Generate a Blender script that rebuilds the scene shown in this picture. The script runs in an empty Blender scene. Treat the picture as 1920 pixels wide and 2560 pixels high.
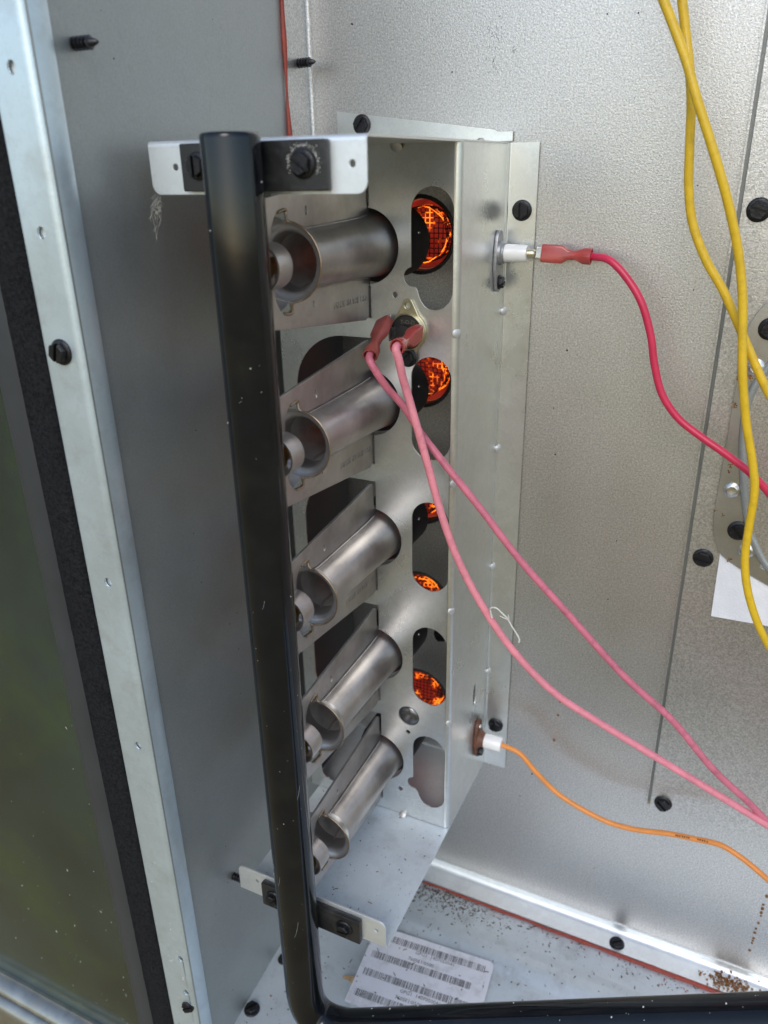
import bpy, bmesh, math, random
from mathutils import Vector, Matrix, noise
random.seed(7)
scene = bpy.context.scene
COL = scene.collection
PI = math.pi

# ---------------------------------------------------------------- camera
CAM = Vector((0.1350, -0.4346, 0.3959))
RIGHT = Vector((0.90219608, 0.43095478, -0.01789458))
UP = Vector((-0.15823335, 0.36928332, 0.91574671))
FWD = Vector((-0.4012536, 0.82335157, -0.40135738))
FPX = 1963.75
cam_data = bpy.data.cameras.new('camera')
cam_data.sensor_fit = 'HORIZONTAL'
cam_data.sensor_width = 36.0
cam_data.lens = FPX / 1920 * 36.0
cam_data.clip_start = 0.01
cam_data.clip_end = 500
cam_data.dof.use_dof = True
cam_data.dof.focus_distance = 0.40
cam_data.dof.aperture_fstop = 13
cam = bpy.data.objects.new('camera', cam_data)
cam.matrix_world = Matrix((
    (RIGHT.x, UP.x, -FWD.x, CAM.x),
    (RIGHT.y, UP.y, -FWD.y, CAM.y),
    (RIGHT.z, UP.z, -FWD.z, CAM.z),
    (0, 0, 0, 1)))
COL.objects.link(cam)
scene.camera = cam

# ---------------------------------------------------------------- world, sun, exposure
SUN_EL, SUN_AZ = math.radians(38), math.radians(168)     # azimuth from +Y, clockwise seen from above
world = bpy.data.worlds.new('World')
scene.world = world
world.use_nodes = True
wn, wl = world.node_tree.nodes, world.node_tree.links
wn.clear()
wout = wn.new('ShaderNodeOutputWorld')
wbg = wn.new('ShaderNodeBackground')
wbg.inputs['Strength'].default_value = 0.15
sky = wn.new('ShaderNodeTexSky')
sky.sky_type = 'NISHITA'
sky.sun_disc = False
sky.sun_elevation = SUN_EL
sky.sun_rotation = SUN_AZ
sky.air_density = 1.0
sky.dust_density = 0.8
sky.ozone_density = 1.0
wtc = wn.new('ShaderNodeTexCoord')
wsep = wn.new('ShaderNodeSeparateXYZ')
wl.new(wtc.outputs['Generated'], wsep.inputs[0])
wramp = wn.new('ShaderNodeValToRGB')                      # the ground all round, below the horizon
wramp.color_ramp.elements[0].position = 0.485
wramp.color_ramp.elements[1].position = 0.515
wmap = wn.new('ShaderNodeMath'); wmap.operation = 'MULTIPLY_ADD'
wmap.inputs[1].default_value = 0.5; wmap.inputs[2].default_value = 0.5
wl.new(wsep.outputs['Z'], wmap.inputs[0])
wl.new(wmap.outputs[0], wramp.inputs['Fac'])
wmix = wn.new('ShaderNodeMixRGB')
wmix.inputs['Color1'].default_value = (1.06, 0.92, 0.54, 1)
wl.new(wramp.outputs['Color'], wmix.inputs['Fac'])
wl.new(sky.outputs['Color'], wmix.inputs['Color2'])
wl.new(wmix.outputs['Color'], wbg.inputs['Color'])
wl.new(wbg.outputs[0], wout.inputs[0])

sd = bpy.data.lights.new('sun', 'SUN')
sd.energy = 0.65
sd.angle = math.radians(26)
sd.color = (1.0, 0.95, 0.88)
sun = bpy.data.objects.new('sun', sd)
to_sun = Vector((math.sin(SUN_AZ) * math.cos(SUN_EL), math.cos(SUN_AZ) * math.cos(SUN_EL), math.sin(SUN_EL)))
sun.rotation_euler = to_sun.to_track_quat('Z', 'Y').to_euler()
sun.location = to_sun * 3
COL.objects.link(sun)

vs = scene.view_settings
vs.view_transform = 'Standard'
vs.look = 'None'
vs.exposure = 0.6
vs.gamma = 1.0
vs.use_curve_mapping = False


def ray(px, py, axis, val):
    """Where the sight line through a photograph pixel meets the plane axis = val."""
    q = FWD + RIGHT * ((px - 960) / FPX) + UP * ((1280 - py) / FPX)
    return CAM + q * ((val - CAM[axis]) / q[axis])


# ---------------------------------------------------------------- materials
def mat_new(name):
    m = bpy.data.materials.new(name)
    m.use_nodes = True
    nt = m.node_tree
    return m, nt, nt.nodes['Principled BSDF']


def simple(name, col, rough=0.5, metal=0.0, var=0.12, vscale=120, bump=0.0, bscale=400, spec=0.5, coat=0.0,
           trans=0.0, sss=0.0, rvar=0.1, dirt=None, dirt_scale=60, dirt_amt=0.5, aniso_stretch=None):
    """Principled material with procedural colour and roughness variation, optional dirt or painted-reflection blotches and fine relief."""
    m, nt, b = mat_new(name)
    N, L = nt.nodes, nt.links
    tc = N.new('ShaderNodeTexCoord')
    co = tc.outputs['Object']
    if aniso_stretch:
        mp = N.new('ShaderNodeMapping')
        mp.inputs['Scale'].default_value = aniso_stretch
        L.new(co, mp.inputs[0]); co = mp.outputs[0]
    nz = N.new('ShaderNodeTexNoise')
    nz.inputs['Scale'].default_value = vscale
    nz.inputs['Detail'].default_value = 6
    nz.inputs['Roughness'].default_value = 0.6
    L.new(co, nz.inputs['Vector'])
    cr = N.new('ShaderNodeValToRGB')
    cr.color_ramp.elements[0].position = 0.3
    cr.color_ramp.elements[1].position = 0.7
    lo = [max(0, c * (1 - var)) for c in col]; hi = [min(1, c * (1 + var)) for c in col]
    cr.color_ramp.elements[0].color = (*lo, 1)
    cr.color_ramp.elements[1].color = (*hi, 1)
    L.new(nz.outputs['Fac'], cr.inputs['Fac'])
    out = cr.outputs['Color']
    if dirt:
        n2 = N.new('ShaderNodeTexNoise')
        n2.inputs['Scale'].default_value = dirt_scale
        n2.inputs['Detail'].default_value = 8
        n2.inputs['Roughness'].default_value = 0.7
        L.new(tc.outputs['Object'], n2.inputs['Vector'])
        r2 = N.new('ShaderNodeValToRGB')
        r2.color_ramp.elements[0].position = 0.50
        r2.color_ramp.elements[1].position = 0.72
        r2.color_ramp.elements[1].color = (dirt_amt, dirt_amt, dirt_amt, 1)
        L.new(n2.outputs['Fac'], r2.inputs['Fac'])
        mx = N.new('ShaderNodeMixRGB')
        mx.inputs['Color2'].default_value = (*dirt, 1)
        L.new(r2.outputs['Color'], mx.inputs['Fac'])
        L.new(out, mx.inputs['Color1'])
        out = mx.outputs['Color']
    L.new(out, b.inputs['Base Color'])
    mr = N.new('ShaderNodeMapRange')
    mr.inputs['To Min'].default_value = max(0.02, rough - rvar)
    mr.inputs['To Max'].default_value = min(1, rough + rvar)
    L.new(nz.outputs['Fac'], mr.inputs['Value'])
    L.new(mr.outputs[0], b.inputs['Roughness'])
    b.inputs['Metallic'].default_value = metal
    b.inputs['Specular IOR Level'].default_value = spec
    b.inputs['Coat Weight'].default_value = coat
    b.inputs['Coat Roughness'].default_value = 0.1
    b.inputs['Transmission Weight'].default_value = trans
    if sss:
        b.inputs['Subsurface Weight'].default_value = sss
        b.inputs['Subsurface Radius'].default_value = (0.003, 0.0015, 0.001)
    if bump:
        n3 = N.new('ShaderNodeTexNoise')
        n3.inputs['Scale'].default_value = bscale
        n3.inputs['Detail'].default_value = 3
        L.new(co, n3.inputs['Vector'])
        bp = N.new('ShaderNodeBump')
        bp.inputs['Strength'].default_value = bump
        bp.inputs['Distance'].default_value = 0.0006
        L.new(n3.outputs['Fac'], bp.inputs['Height'])
        L.new(bp.outputs[0], b.inputs['Normal'])
    return m


def galvanised(name, col, rough=0.4, spangle=220, sp_amt=0.12, bump=0.15, bscale=700, metal=0.9, spots=0.0, stain=None, bdist=0.0004, cloud=0.25, rv=0.07, grain=0.0):
    """Zinc coated sheet: crystal spangle, cloudy roughness, fine relief, little dark specks, dried stains."""
    m, nt, b = mat_new(name)
    N, L = nt.nodes, nt.links
    tc = N.new('ShaderNodeTexCoord')
    co = tc.outputs['Object']
    vo = N.new('ShaderNodeTexVoronoi')
    vo.inputs['Scale'].default_value = spangle
    nzd = N.new('ShaderNodeTexNoise'); nzd.inputs['Scale'].default_value = spangle * 1.5
    L.new(co, nzd.inputs['Vector'])
    mxv = N.new('ShaderNodeMixRGB'); mxv.inputs['Fac'].default_value = 0.012
    L.new(co, mxv.inputs['Color1']); L.new(nzd.outputs['Color'], mxv.inputs['Color2'])
    L.new(mxv.outputs['Color'], vo.inputs['Vector'])
    cl = N.new('ShaderNodeTexNoise')
    cl.inputs['Scale'].default_value = 22
    cl.inputs['Detail'].default_value = 7
    cl.inputs['Roughness'].default_value = 0.62
    L.new(co, cl.inputs['Vector'])
    sp = N.new('ShaderNodeSeparateColor')
    L.new(vo.outputs['Color'], sp.inputs[0])
    add = N.new('ShaderNodeMath'); add.operation = 'MULTIPLY_ADD'
    add.inputs[1].default_value = sp_amt
    L.new(sp.outputs[0], add.inputs[0])
    mul = N.new('ShaderNodeMath'); mul.operation = 'MULTIPLY_ADD'
    mul.inputs[1].default_value = cloud; mul.inputs[2].default_value = 1 - cloud / 2 - sp_amt / 2
    L.new(cl.outputs['Fac'], mul.inputs[0])
    L.new(mul.outputs[0], add.inputs[2])
    vm = N.new('ShaderNodeVectorMath'); vm.operation = 'SCALE'
    vm.inputs[0].default_value = col
    L.new(add.outputs[0], vm.inputs['Scale'])
    out = vm.outputs['Vector']
    if grain:                                             # salt-and-pepper zinc grain
        gn = N.new('ShaderNodeTexNoise'); gn.inputs['Scale'].default_value = 1000; gn.inputs['Detail'].default_value = 3; gn.inputs['Roughness'].default_value = 0.75
        L.new(co, gn.inputs['Vector'])
        gr = N.new('ShaderNodeMapRange'); gr.inputs['From Min'].default_value = 0.32; gr.inputs['From Max'].default_value = 0.68
        gr.inputs['To Min'].default_value = 1 - grain; gr.inputs['To Max'].default_value = 1 + grain
        L.new(gn.outputs['Fac'], gr.inputs['Value'])
        gv = N.new('ShaderNodeVectorMath'); gv.operation = 'SCALE'
        L.new(out, gv.inputs[0]); L.new(gr.outputs[0], gv.inputs['Scale'])
        out = gv.outputs['Vector']
    if stain:
        n2 = N.new('ShaderNodeTexNoise')
        n2.inputs['Scale'].default_value = 34; n2.inputs['Detail'].default_value = 9; n2.inputs['Roughness'].default_value = 0.72
        L.new(co, n2.inputs['Vector'])
        r2 = N.new('ShaderNodeValToRGB')
        r2.color_ramp.elements[0].position = 0.52; r2.color_ramp.elements[1].position = 0.78
        r2.color_ramp.elements[1].color = (0.6, 0.6, 0.6, 1)
        L.new(n2.outputs['Fac'], r2.inputs['Fac'])
        mx = N.new('ShaderNodeMixRGB'); mx.inputs['Color2'].default_value = (*stain, 1)
        L.new(r2.outputs['Color'], mx.inputs['Fac']); L.new(out, mx.inputs['Color1'])
        out = mx.outputs['Color']
    if spots:
        v2 = N.new('ShaderNodeTexVoronoi'); v2.inputs['Scale'].default_value = 150
        v2.inputs['Randomness'].default_value = 1
        L.new(co, v2.inputs['Vector'])
        r3 = N.new('ShaderNodeValToRGB')
        r3.color_ramp.elements[0].position = spots; r3.color_ramp.elements[0].color = (1, 1, 1, 1)
        r3.color_ramp.elements[1].position = spots + 0.05; r3.color_ramp.elements[1].color = (0, 0, 0, 1)
        L.new(v2.outputs['Distance'], r3.inputs['Fac'])
        mx = N.new('ShaderNodeMixRGB'); mx.inputs['Color2'].default_value = (0.05, 0.042, 0.032, 1)
        L.new(r3.outputs['Color'], mx.inputs['Fac']); L.new(out, mx.inputs['Color1'])
        out = mx.outputs['Color']
    L.new(out, b.inputs['Base Color'])
    b.inputs['Metallic'].default_value = metal
    mr = N.new('ShaderNodeMapRange')
    mr.inputs['From Min'].default_value = 0.3; mr.inputs['From Max'].default_value = 0.7
    mr.inputs['To Min'].default_value = rough - rv; mr.inputs['To Max'].default_value = rough + rv
    L.new(cl.outputs['Fac'], mr.inputs['Value']); L.new(mr.outputs[0], b.inputs['Roughness'])
    if bump:
        n3 = N.new('ShaderNodeTexNoise')
        n3.inputs['Scale'].default_value = bscale; n3.inputs['Detail'].default_value = 2.5
        L.new(co, n3.inputs['Vector'])
        bp = N.new('ShaderNodeBump'); bp.inputs['Strength'].default_value = bump; bp.inputs['Distance'].default_value = bdist
        L.new(n3.outputs['Fac'], bp.inputs['Height']); L.new(bp.outputs[0], b.inputs['Normal'])
    return m


def glowing(name, cold, hot, lo, hi, strength, scale, edge=0.0):
    """Hot steel: dark where cool, orange where red hot, in uneven patches."""
    m, nt, b = mat_new(name)
    N, L = nt.nodes, nt.links
    g = N.new('ShaderNodeNewGeometry')
    nz = N.new('ShaderNodeTexNoise')
    nz.inputs['Scale'].default_value = scale; nz.inputs['Detail'].default_value = 2
    L.new(g.outputs['Position'], nz.inputs['Vector'])
    sx = N.new('ShaderNodeSeparateXYZ'); L.new(g.outputs['Position'], sx.inputs[0])
    er = N.new('ShaderNodeMapRange')                      # the free front edge runs hottest
    er.inputs['From Min'].default_value = 0.001; er.inputs['From Max'].default_value = 0.009
    er.inputs['To Min'].default_value = edge; er.inputs['To Max'].default_value = 0.0
    L.new(sx.outputs['Y'], er.inputs['Value'])
    ad = N.new('ShaderNodeMath'); ad.operation = 'ADD'
    L.new(nz.outputs['Fac'], ad.inputs[0]); L.new(er.outputs[0], ad.inputs[1])
    cr = N.new('ShaderNodeValToRGB')
    e = cr.color_ramp.elements
    e[0].position = lo; e[0].color = (*cold, 1)
    e[1].position = hi; e[1].color = (*hot, 1)
    mid = cr.color_ramp.elements.new((lo + hi) / 2)
    mid.color = tuple((a * 0.35 + b * 0.65) * (1, 0.6, 0.5)[i] for i, (a, b) in enumerate(zip(cold, hot))) + (1,)
    L.new(ad.outputs[0], cr.inputs['Fac'])
    b.inputs['Base Color'].default_value = (0.03, 0.022, 0.02, 1)
    b.inputs['Roughness'].default_value = 0.75
    L.new(cr.outputs['Color'], b.inputs['Emission Color'])
    b.inputs['Emission Strength'].default_value = strength
    return m


M = {}
M['wall'] = galvanised('galvanised_wall', (0.55, 0.54, 0.52), rough=0.38, spangle=800, sp_amt=0.14, bump=0.30, bscale=1300, bdist=0.0004, cloud=0.10, rv=0.02, grain=0.32)
M['blower'] = galvanised('galvanised_blower_plate', (0.46, 0.455, 0.43), rough=0.36, spangle=500, sp_amt=0.1, bump=0.12, cloud=0.25, stain=(0.33, 0.30, 0.25))
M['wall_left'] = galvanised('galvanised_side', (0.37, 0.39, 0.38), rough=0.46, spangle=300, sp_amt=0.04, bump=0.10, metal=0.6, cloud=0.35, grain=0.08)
M['sheet'] = galvanised('galvanised_sheet', (0.72, 0.735, 0.715), rough=0.31, spangle=300, sp_amt=0.09, bump=0.05, bscale=300, metal=0.88, cloud=0.10)
M['sheet_bright'] = galvanised('galvanised_bright', (0.80, 0.83, 0.83), rough=0.45, spangle=180, sp_amt=0.08, bump=0.10, metal=0.75)
M['base'] = galvanised('galvanised_base', (0.68, 0.75, 0.79), rough=0.45, spangle=200, sp_amt=0.06, bump=0.08, metal=0.4, stain=(0.30, 0.30, 0.29))
M['floor'] = galvanised('galvanised_floor', (0.58, 0.635, 0.665), rough=0.5, spangle=200, sp_amt=0.05, bump=0.15, metal=0.5, stain=(0.20, 0.18, 0.155), spots=0.06)
M['post'] = galvanised('galvanised_post', (0.63, 0.73, 0.78), rough=0.36, spangle=240, sp_amt=0.06, bump=0.12, metal=0.65, stain=(0.42, 0.42, 0.41))
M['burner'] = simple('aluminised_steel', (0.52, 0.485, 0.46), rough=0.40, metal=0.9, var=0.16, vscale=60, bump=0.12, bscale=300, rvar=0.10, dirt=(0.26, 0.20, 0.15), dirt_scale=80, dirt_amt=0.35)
def rear_darkening(m):
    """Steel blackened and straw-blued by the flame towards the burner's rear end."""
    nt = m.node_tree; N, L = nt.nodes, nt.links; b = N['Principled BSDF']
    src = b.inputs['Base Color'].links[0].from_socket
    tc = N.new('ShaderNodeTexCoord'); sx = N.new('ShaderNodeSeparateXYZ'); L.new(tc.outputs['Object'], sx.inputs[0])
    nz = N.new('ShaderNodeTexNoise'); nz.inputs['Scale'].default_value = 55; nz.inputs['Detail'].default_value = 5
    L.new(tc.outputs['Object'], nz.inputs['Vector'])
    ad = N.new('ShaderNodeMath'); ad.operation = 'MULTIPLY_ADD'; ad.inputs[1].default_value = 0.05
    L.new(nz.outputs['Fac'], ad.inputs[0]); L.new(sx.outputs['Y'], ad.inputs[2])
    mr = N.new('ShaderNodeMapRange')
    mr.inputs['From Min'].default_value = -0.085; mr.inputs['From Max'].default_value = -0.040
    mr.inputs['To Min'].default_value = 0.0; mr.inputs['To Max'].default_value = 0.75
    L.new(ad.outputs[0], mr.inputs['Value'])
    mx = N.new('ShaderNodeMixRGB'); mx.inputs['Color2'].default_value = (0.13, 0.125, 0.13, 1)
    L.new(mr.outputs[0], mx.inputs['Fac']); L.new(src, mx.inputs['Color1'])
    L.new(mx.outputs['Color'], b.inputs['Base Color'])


rear_darkening(M['burner'])
M['bell'] = simple('pale_aluminised_steel', (0.74, 0.715, 0.69), rough=0.34, metal=0.85, var=0.15, vscale=150, bump=0.08, bscale=500)  # paler than the burner steel, for the inner mouth surfaces
M['plug'] = simple('dark_plug_steel', (0.16, 0.16, 0.165), rough=0.26, metal=0.85, var=0.2)
M['flange'] = simple('grey_steel_flange', (0.34, 0.34, 0.345), rough=0.48, metal=0.7, var=0.25, vscale=200, bump=0.3, bscale=600)
M['dimple'] = galvanised('dented_sheet', (0.60, 0.60, 0.58), rough=0.55, sp_amt=0.05, bump=0.05, metal=0.8, cloud=0.1)
M['shaded'] = galvanised('shaded_sheet', (0.15, 0.165, 0.17), rough=0.6, sp_amt=0.05, bump=0.1, metal=0.4)  # galvanised sheet with the shade inside the box put into its colour
M['head'] = simple('burnt_steel', (0.06, 0.06, 0.062), rough=0.5, metal=0.6, var=0.3)
M['edge'] = simple('heat_tinted_edge', (0.38, 0.29, 0.21), rough=0.32, metal=0.9, var=0.3, vscale=200)
M['pipe'] = simple('black_pipe_paint', (0.006, 0.007, 0.009), rough=0.11, var=0.25, vscale=40, bump=0.04, bscale=120, coat=0.0, spec=0.42, rvar=0.05, dirt=(0.016, 0.016, 0.014), dirt_scale=45, dirt_amt=0.6)
M['strap'] = simple('black_strap', (0.018, 0.018, 0.018), rough=0.4, var=0.3, bump=0.2, bscale=500, dirt=(0.10, 0.10, 0.095), dirt_scale=90, dirt_amt=0.4)
M['screw'] = simple('black_screw', (0.016, 0.016, 0.018), rough=0.36, metal=0.4, var=0.4, vscale=400, bump=0.3, bscale=900)
M['thread'] = simple('dark_thread_steel', (0.055, 0.055, 0.06), rough=0.32, metal=0.8, var=0.3, vscale=400)
M['sealant'] = simple('red_sealant', (0.28, 0.045, 0.026), rough=0.55, var=0.25, vscale=300, bump=0.4, bscale=500)
M['foam'] = simple('black_foam', (0.018, 0.018, 0.019), rough=1.0, var=0.5, vscale=700, bump=1.0, bscale=1400, spec=0.05)
M['paint'] = simple('grey_paint_green_reflections', (0.022, 0.034, 0.028), rough=0.13, var=0.4, vscale=9, bump=0.02, bscale=40, coat=0.3, dirt=(0.036, 0.058, 0.018), dirt_scale=11, dirt_amt=0.9)  # green foliage reflections painted into the colour as blotches
M['paint_dull'] = simple('dark_grey_paint', (0.040, 0.044, 0.048), rough=0.42, var=0.12, vscale=30)
M['sill'] = simple('sill_metal', (0.40, 0.39, 0.34), rough=0.34, metal=0.85, var=0.2, dirt=(0.2, 0.16, 0.11), dirt_scale=60)
M['porcelain'] = simple('porcelain', (0.80, 0.79, 0.76), rough=0.22, var=0.02, coat=0.3)
M['ceramic'] = simple('brown_ceramic', (0.125, 0.048, 0.026), rough=0.5, var=0.2, vscale=300, bump=0.2)
M['zinc'] = simple('yellow_zinc', (0.55, 0.50, 0.33), rough=0.34, metal=0.85, var=0.15, vscale=160)
M['tin'] = simple('tinned_terminal', (0.62, 0.61, 0.57), rough=0.28, metal=0.95, var=0.1)
M['bakelite'] = simple('black_phenolic', (0.018, 0.018, 0.017), rough=0.5, var=0.2)
M['pink'] = simple('pink_wire', (0.76, 0.25, 0.29), rough=0.42, var=0.14, vscale=90, dirt=(0.40, 0.10, 0.16), dirt_scale=160, dirt_amt=0.55, aniso_stretch=(1, 1, 1))
M['pink_dark'] = simple('dusky_pink_wire', (0.60, 0.16, 0.215), rough=0.42, var=0.16, vscale=90, dirt=(0.20, 0.05, 0.08), dirt_scale=140, dirt_amt=0.6)
M['red'] = simple('red_wire', (0.58, 0.025, 0.075), rough=0.36, var=0.1, vscale=120)
M['yellow'] = simple('yellow_wire', (0.72, 0.46, 0.02), rough=0.36, var=0.08, vscale=150, dirt=(0.42, 0.26, 0.02), dirt_scale=220, dirt_amt=0.5)
M['orange'] = simple('orange_wire', (0.75, 0.27, 0.055), rough=0.4, var=0.08, vscale=120)
M['insulator'] = simple('red_nylon', (0.62, 0.10, 0.085), rough=0.22, var=0.12, vscale=150, trans=0.45, spec=0.5)
M['insulator_dull'] = simple('aged_red_nylon', (0.42, 0.095, 0.075), rough=0.34, var=0.2, vscale=150, trans=0.25)
M['label'] = simple('label_paper', (0.76, 0.75, 0.78), rough=0.55, var=0.04, vscale=90, dirt=(0.30, 0.28, 0.26), dirt_scale=55, dirt_amt=0.55)
M['ink'] = simple('label_ink', (0.06, 0.06, 0.065), rough=0.6, var=0.5, vscale=300, dirt=(0.35, 0.34, 0.34), dirt_scale=120, dirt_amt=0.7)
M['felt'] = simple('white_felt', (0.78, 0.78, 0.79), rough=0.95, var=0.06, vscale=60, bump=0.5, bscale=900)
M['litter'] = simple('dead_leaf_crumbs', (0.11, 0.085, 0.058), rough=0.9, var=0.6, vscale=250)
M['speck'] = simple('pale_specks', (0.60, 0.58, 0.52), rough=0.7, var=0.3, vscale=300)
M['leaf'] = simple('dry_leaf', (0.30, 0.20, 0.10), rough=0.7, var=0.4, vscale=300)
M['rust'] = simple('rust', (0.22, 0.10, 0.035), rough=0.9, var=0.6, vscale=400, bump=0.6, bscale=900)
M['redchip'] = simple('red_sealant_crumb', (0.34, 0.05, 0.03), rough=0.7)
M['silk'] = simple('spider_silk', (0.72, 0.70, 0.62), rough=0.6, var=0.1, trans=0.2)
M['mesh'] = glowing('glowing_mesh', (0.0012, 0.0004, 0.0004), (1.0, 0.21, 0.014), 0.55, 0.66, 1.4, 120, 0.09)
M['hot'] = glowing('hot_tube_wall', (0.065, 0.0062, 0.0048), (0.16, 0.014, 0.008), 0.32, 0.68, 1.0, 60)
M['brass'] = simple('brass', (0.30, 0.20, 0.08), rough=0.4, metal=0.9, var=0.2)
M['black_print'] = simple('grey_print', (0.16, 0.15, 0.10), rough=0.6)

# ---------------------------------------------------------------- mesh helpers
WORLD = {}


def tag(o, label=None, cat=None, group=None, kind=None):
    if label: o['label'] = label
    if cat: o['category'] = cat
    if group: o['group'] = group
    if kind: o['kind'] = kind
    return o


def empty(name, loc, label=None, cat=None, group=None):
    o = bpy.data.objects.new(name, None)
    o.empty_display_size = 0.01
    o.location = loc
    COL.objects.link(o)
    WORLD[o] = Matrix.Translation(loc)
    return tag(o, label, cat, group)


def add(name, mesh, mat=None, parent=None, mw=None):
    o = bpy.data.objects.new(name, mesh)
    COL.objects.link(o)
    mw = mw or Matrix.Identity(4)
    WORLD[o] = mw.copy()
    if parent:
        o.parent = parent
        o.matrix_basis = WORLD[parent].inverted() @ mw
    else:
        o.matrix_basis = mw
    if mat and not mesh.materials:
        mesh.materials.append(M[mat])
    return o


class MB:
    def __init__(s):
        s.v, s.f = [], []

    def quad(s, a, b, c, d):
        n = len(s.v); s.v += [Vector(a), Vector(b), Vector(c), Vector(d)]; s.f.append((n, n + 1, n + 2, n + 3)); return s

    def box(s, lo, hi, mw=None):
        n = len(s.v)
        for z in (lo[2], hi[2]):
            for x, y in ((lo[0], lo[1]), (hi[0], lo[1]), (hi[0], hi[1]), (lo[0], hi[1])):
                p = Vector((x, y, z)); s.v.append(mw @ p if mw else p)
        s.f += [tuple(n + i for i in q) for q in ((3, 2, 1, 0), (4, 5, 6, 7), (0, 1, 5, 4), (1, 2, 6, 5), (2, 3, 7, 6), (3, 0, 4, 7))]
        return s

    def tube(s, pts, rad, seg=12, caps=True, closed=False):
        """Round tube along a polyline; rad is a number or one per point."""
        pts = [Vector(p) for p in pts]
        n0 = len(s.v)
        k = len(pts)
        T = []
        for i in range(k):
            a = pts[(i - 1) % k] if (closed or i > 0) else pts[i]
            b = pts[(i + 1) % k] if (closed or i < k - 1) else pts[i]
            T.append((b - a).normalized())
        ref = Vector((0, 0, 1)) if abs(T[0].z) < 0.9 else Vector((1, 0, 0))
        nrm = (ref - T[0] * ref.dot(T[0])).normalized()
        for i in range(k):
            nrm = (nrm - T[i] * nrm.dot(T[i])).normalized()
            bi = T[i].cross(nrm)
            r = rad[i] if isinstance(rad, (list, tuple)) else rad
            for j in range(seg):
                a = 2 * PI * j / seg
                s.v.append(pts[i] + nrm * (r * math.cos(a)) + bi * (r * math.sin(a)))
        for i in range(k if closed else k - 1):
            a0 = n0 + i * seg; b0 = n0 + ((i + 1) % k) * seg
            for j in range(seg):
                s.f.append((a0 + j, a0 + (j + 1) % seg, b0 + (j + 1) % seg, b0 + j))
        if caps and not closed:
            s.f.append(tuple(n0 + j for j in reversed(range(seg))))
            s.f.append(tuple(n0 + (k - 1) * seg + j for j in range(seg)))
        return s

    def lathe(s, prof, mw, seg=32, closed_profile=False, caps=False):
        """Profile of (radius, height) turned round local Z of mw."""
        n0 = len(s.v); k = len(prof)
        for r, h in prof:
            for j in range(seg):
                a = 2 * PI * j / seg
                s.v.append(mw @ Vector((r * math.cos(a), r * math.sin(a), h)))
        for i in range(k if closed_profile else k - 1):
            a0 = n0 + i * seg; b0 = n0 + ((i + 1) % k) * seg
            for j in range(seg):
                s.f.append((a0 + j, a0 + (j + 1) % seg, b0 + (j + 1) % seg, b0 + j))
        if caps:
            s.f.append(tuple(n0 + j for j in reversed(range(seg))))
            s.f.append(tuple(n0 + (k - 1) * seg + j for j in range(seg)))
        return s

    def extrude(s, prof, vec):
        """Closed polygon (list of 3D points) swept along vec."""
        prof = [Vector(p) for p in prof]; vec = Vector(vec)
        n = len(s.v); k = len(prof)
        s.v += prof + [p + vec for p in prof]
        for i in range(k):
            j = (i + 1) % k
            s.f.append((n + i, n + j, n + k + j, n + k + i))
        s.f.append(tuple(n + i for i in reversed(range(k)))); s.f.append(tuple(n + k + i for i in range(k)))
        return s

    def sheet(s, line, th, vec, side=1):
        """Bent sheet metal: open polyline of 3D points, thickness th, swept along vec."""
        line = [Vector(p) for p in line]; vec = Vector(vec); w = vec.normalized()
        off = []
        for i, p in enumerate(line):
            a = line[max(0, i - 1)]; b = line[min(len(line) - 1, i + 1)]
            t = (b - a).normalized()
            off.append(p + t.cross(w).normalized() * (th * side))
        return s.extrude(line + off[::-1], vec)

    def mesh(s, name, sharp=32, doubles=True):
        me = bpy.data.meshes.new(name)
        me.from_pydata([tuple(v) for v in s.v], [], s.f)
        bm = bmesh.new(); bm.from_mesh(me)
        if doubles:
            bmesh.ops.remove_doubles(bm, verts=bm.verts, dist=1e-7)
        bmesh.ops.recalc_face_normals(bm, faces=bm.faces)
        bm.to_mesh(me); bm.free()
        me.polygons.foreach_set('use_smooth', [True] * len(me.polygons))
        me.set_sharp_from_angle(angle=math.radians(sharp))
        me.update()
        return me


def frame(origin, ux, uy, uz=None):
    ux = Vector(ux).normalized(); uy = Vector(uy).normalized()
    uz = Vector(uz).normalized() if uz else ux.cross(uy).normalized()
    return Matrix(((ux.x, uy.x, uz.x, origin[0]), (ux.y, uy.y, uz.y, origin[1]), (ux.z, uy.z, uz.z, origin[2]), (0, 0, 0, 1)))


def axis_frame(origin, n, spin=0.0):
    n = Vector(n).normalized()
    ref = Vector((0, 0, 1)) if abs(n.z) < 0.9 else Vector((0, 1, 0))
    ux = ref.cross(n).normalized(); uy = n.cross(ux)
    return frame(origin, ux, uy, n) @ Matrix.Rotation(spin, 4, 'Z')


def mesh_from_curve(cu, mw, name):
    o = bpy.data.objects.new('tmp', cu)
    COL.objects.link(o)
    dg = bpy.context.evaluated_depsgraph_get()
    me = bpy.data.meshes.new_from_object(o.evaluated_get(dg), depsgraph=dg)
    bpy.data.objects.remove(o)
    me.transform(mw)
    me.name = name
    return me


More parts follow.
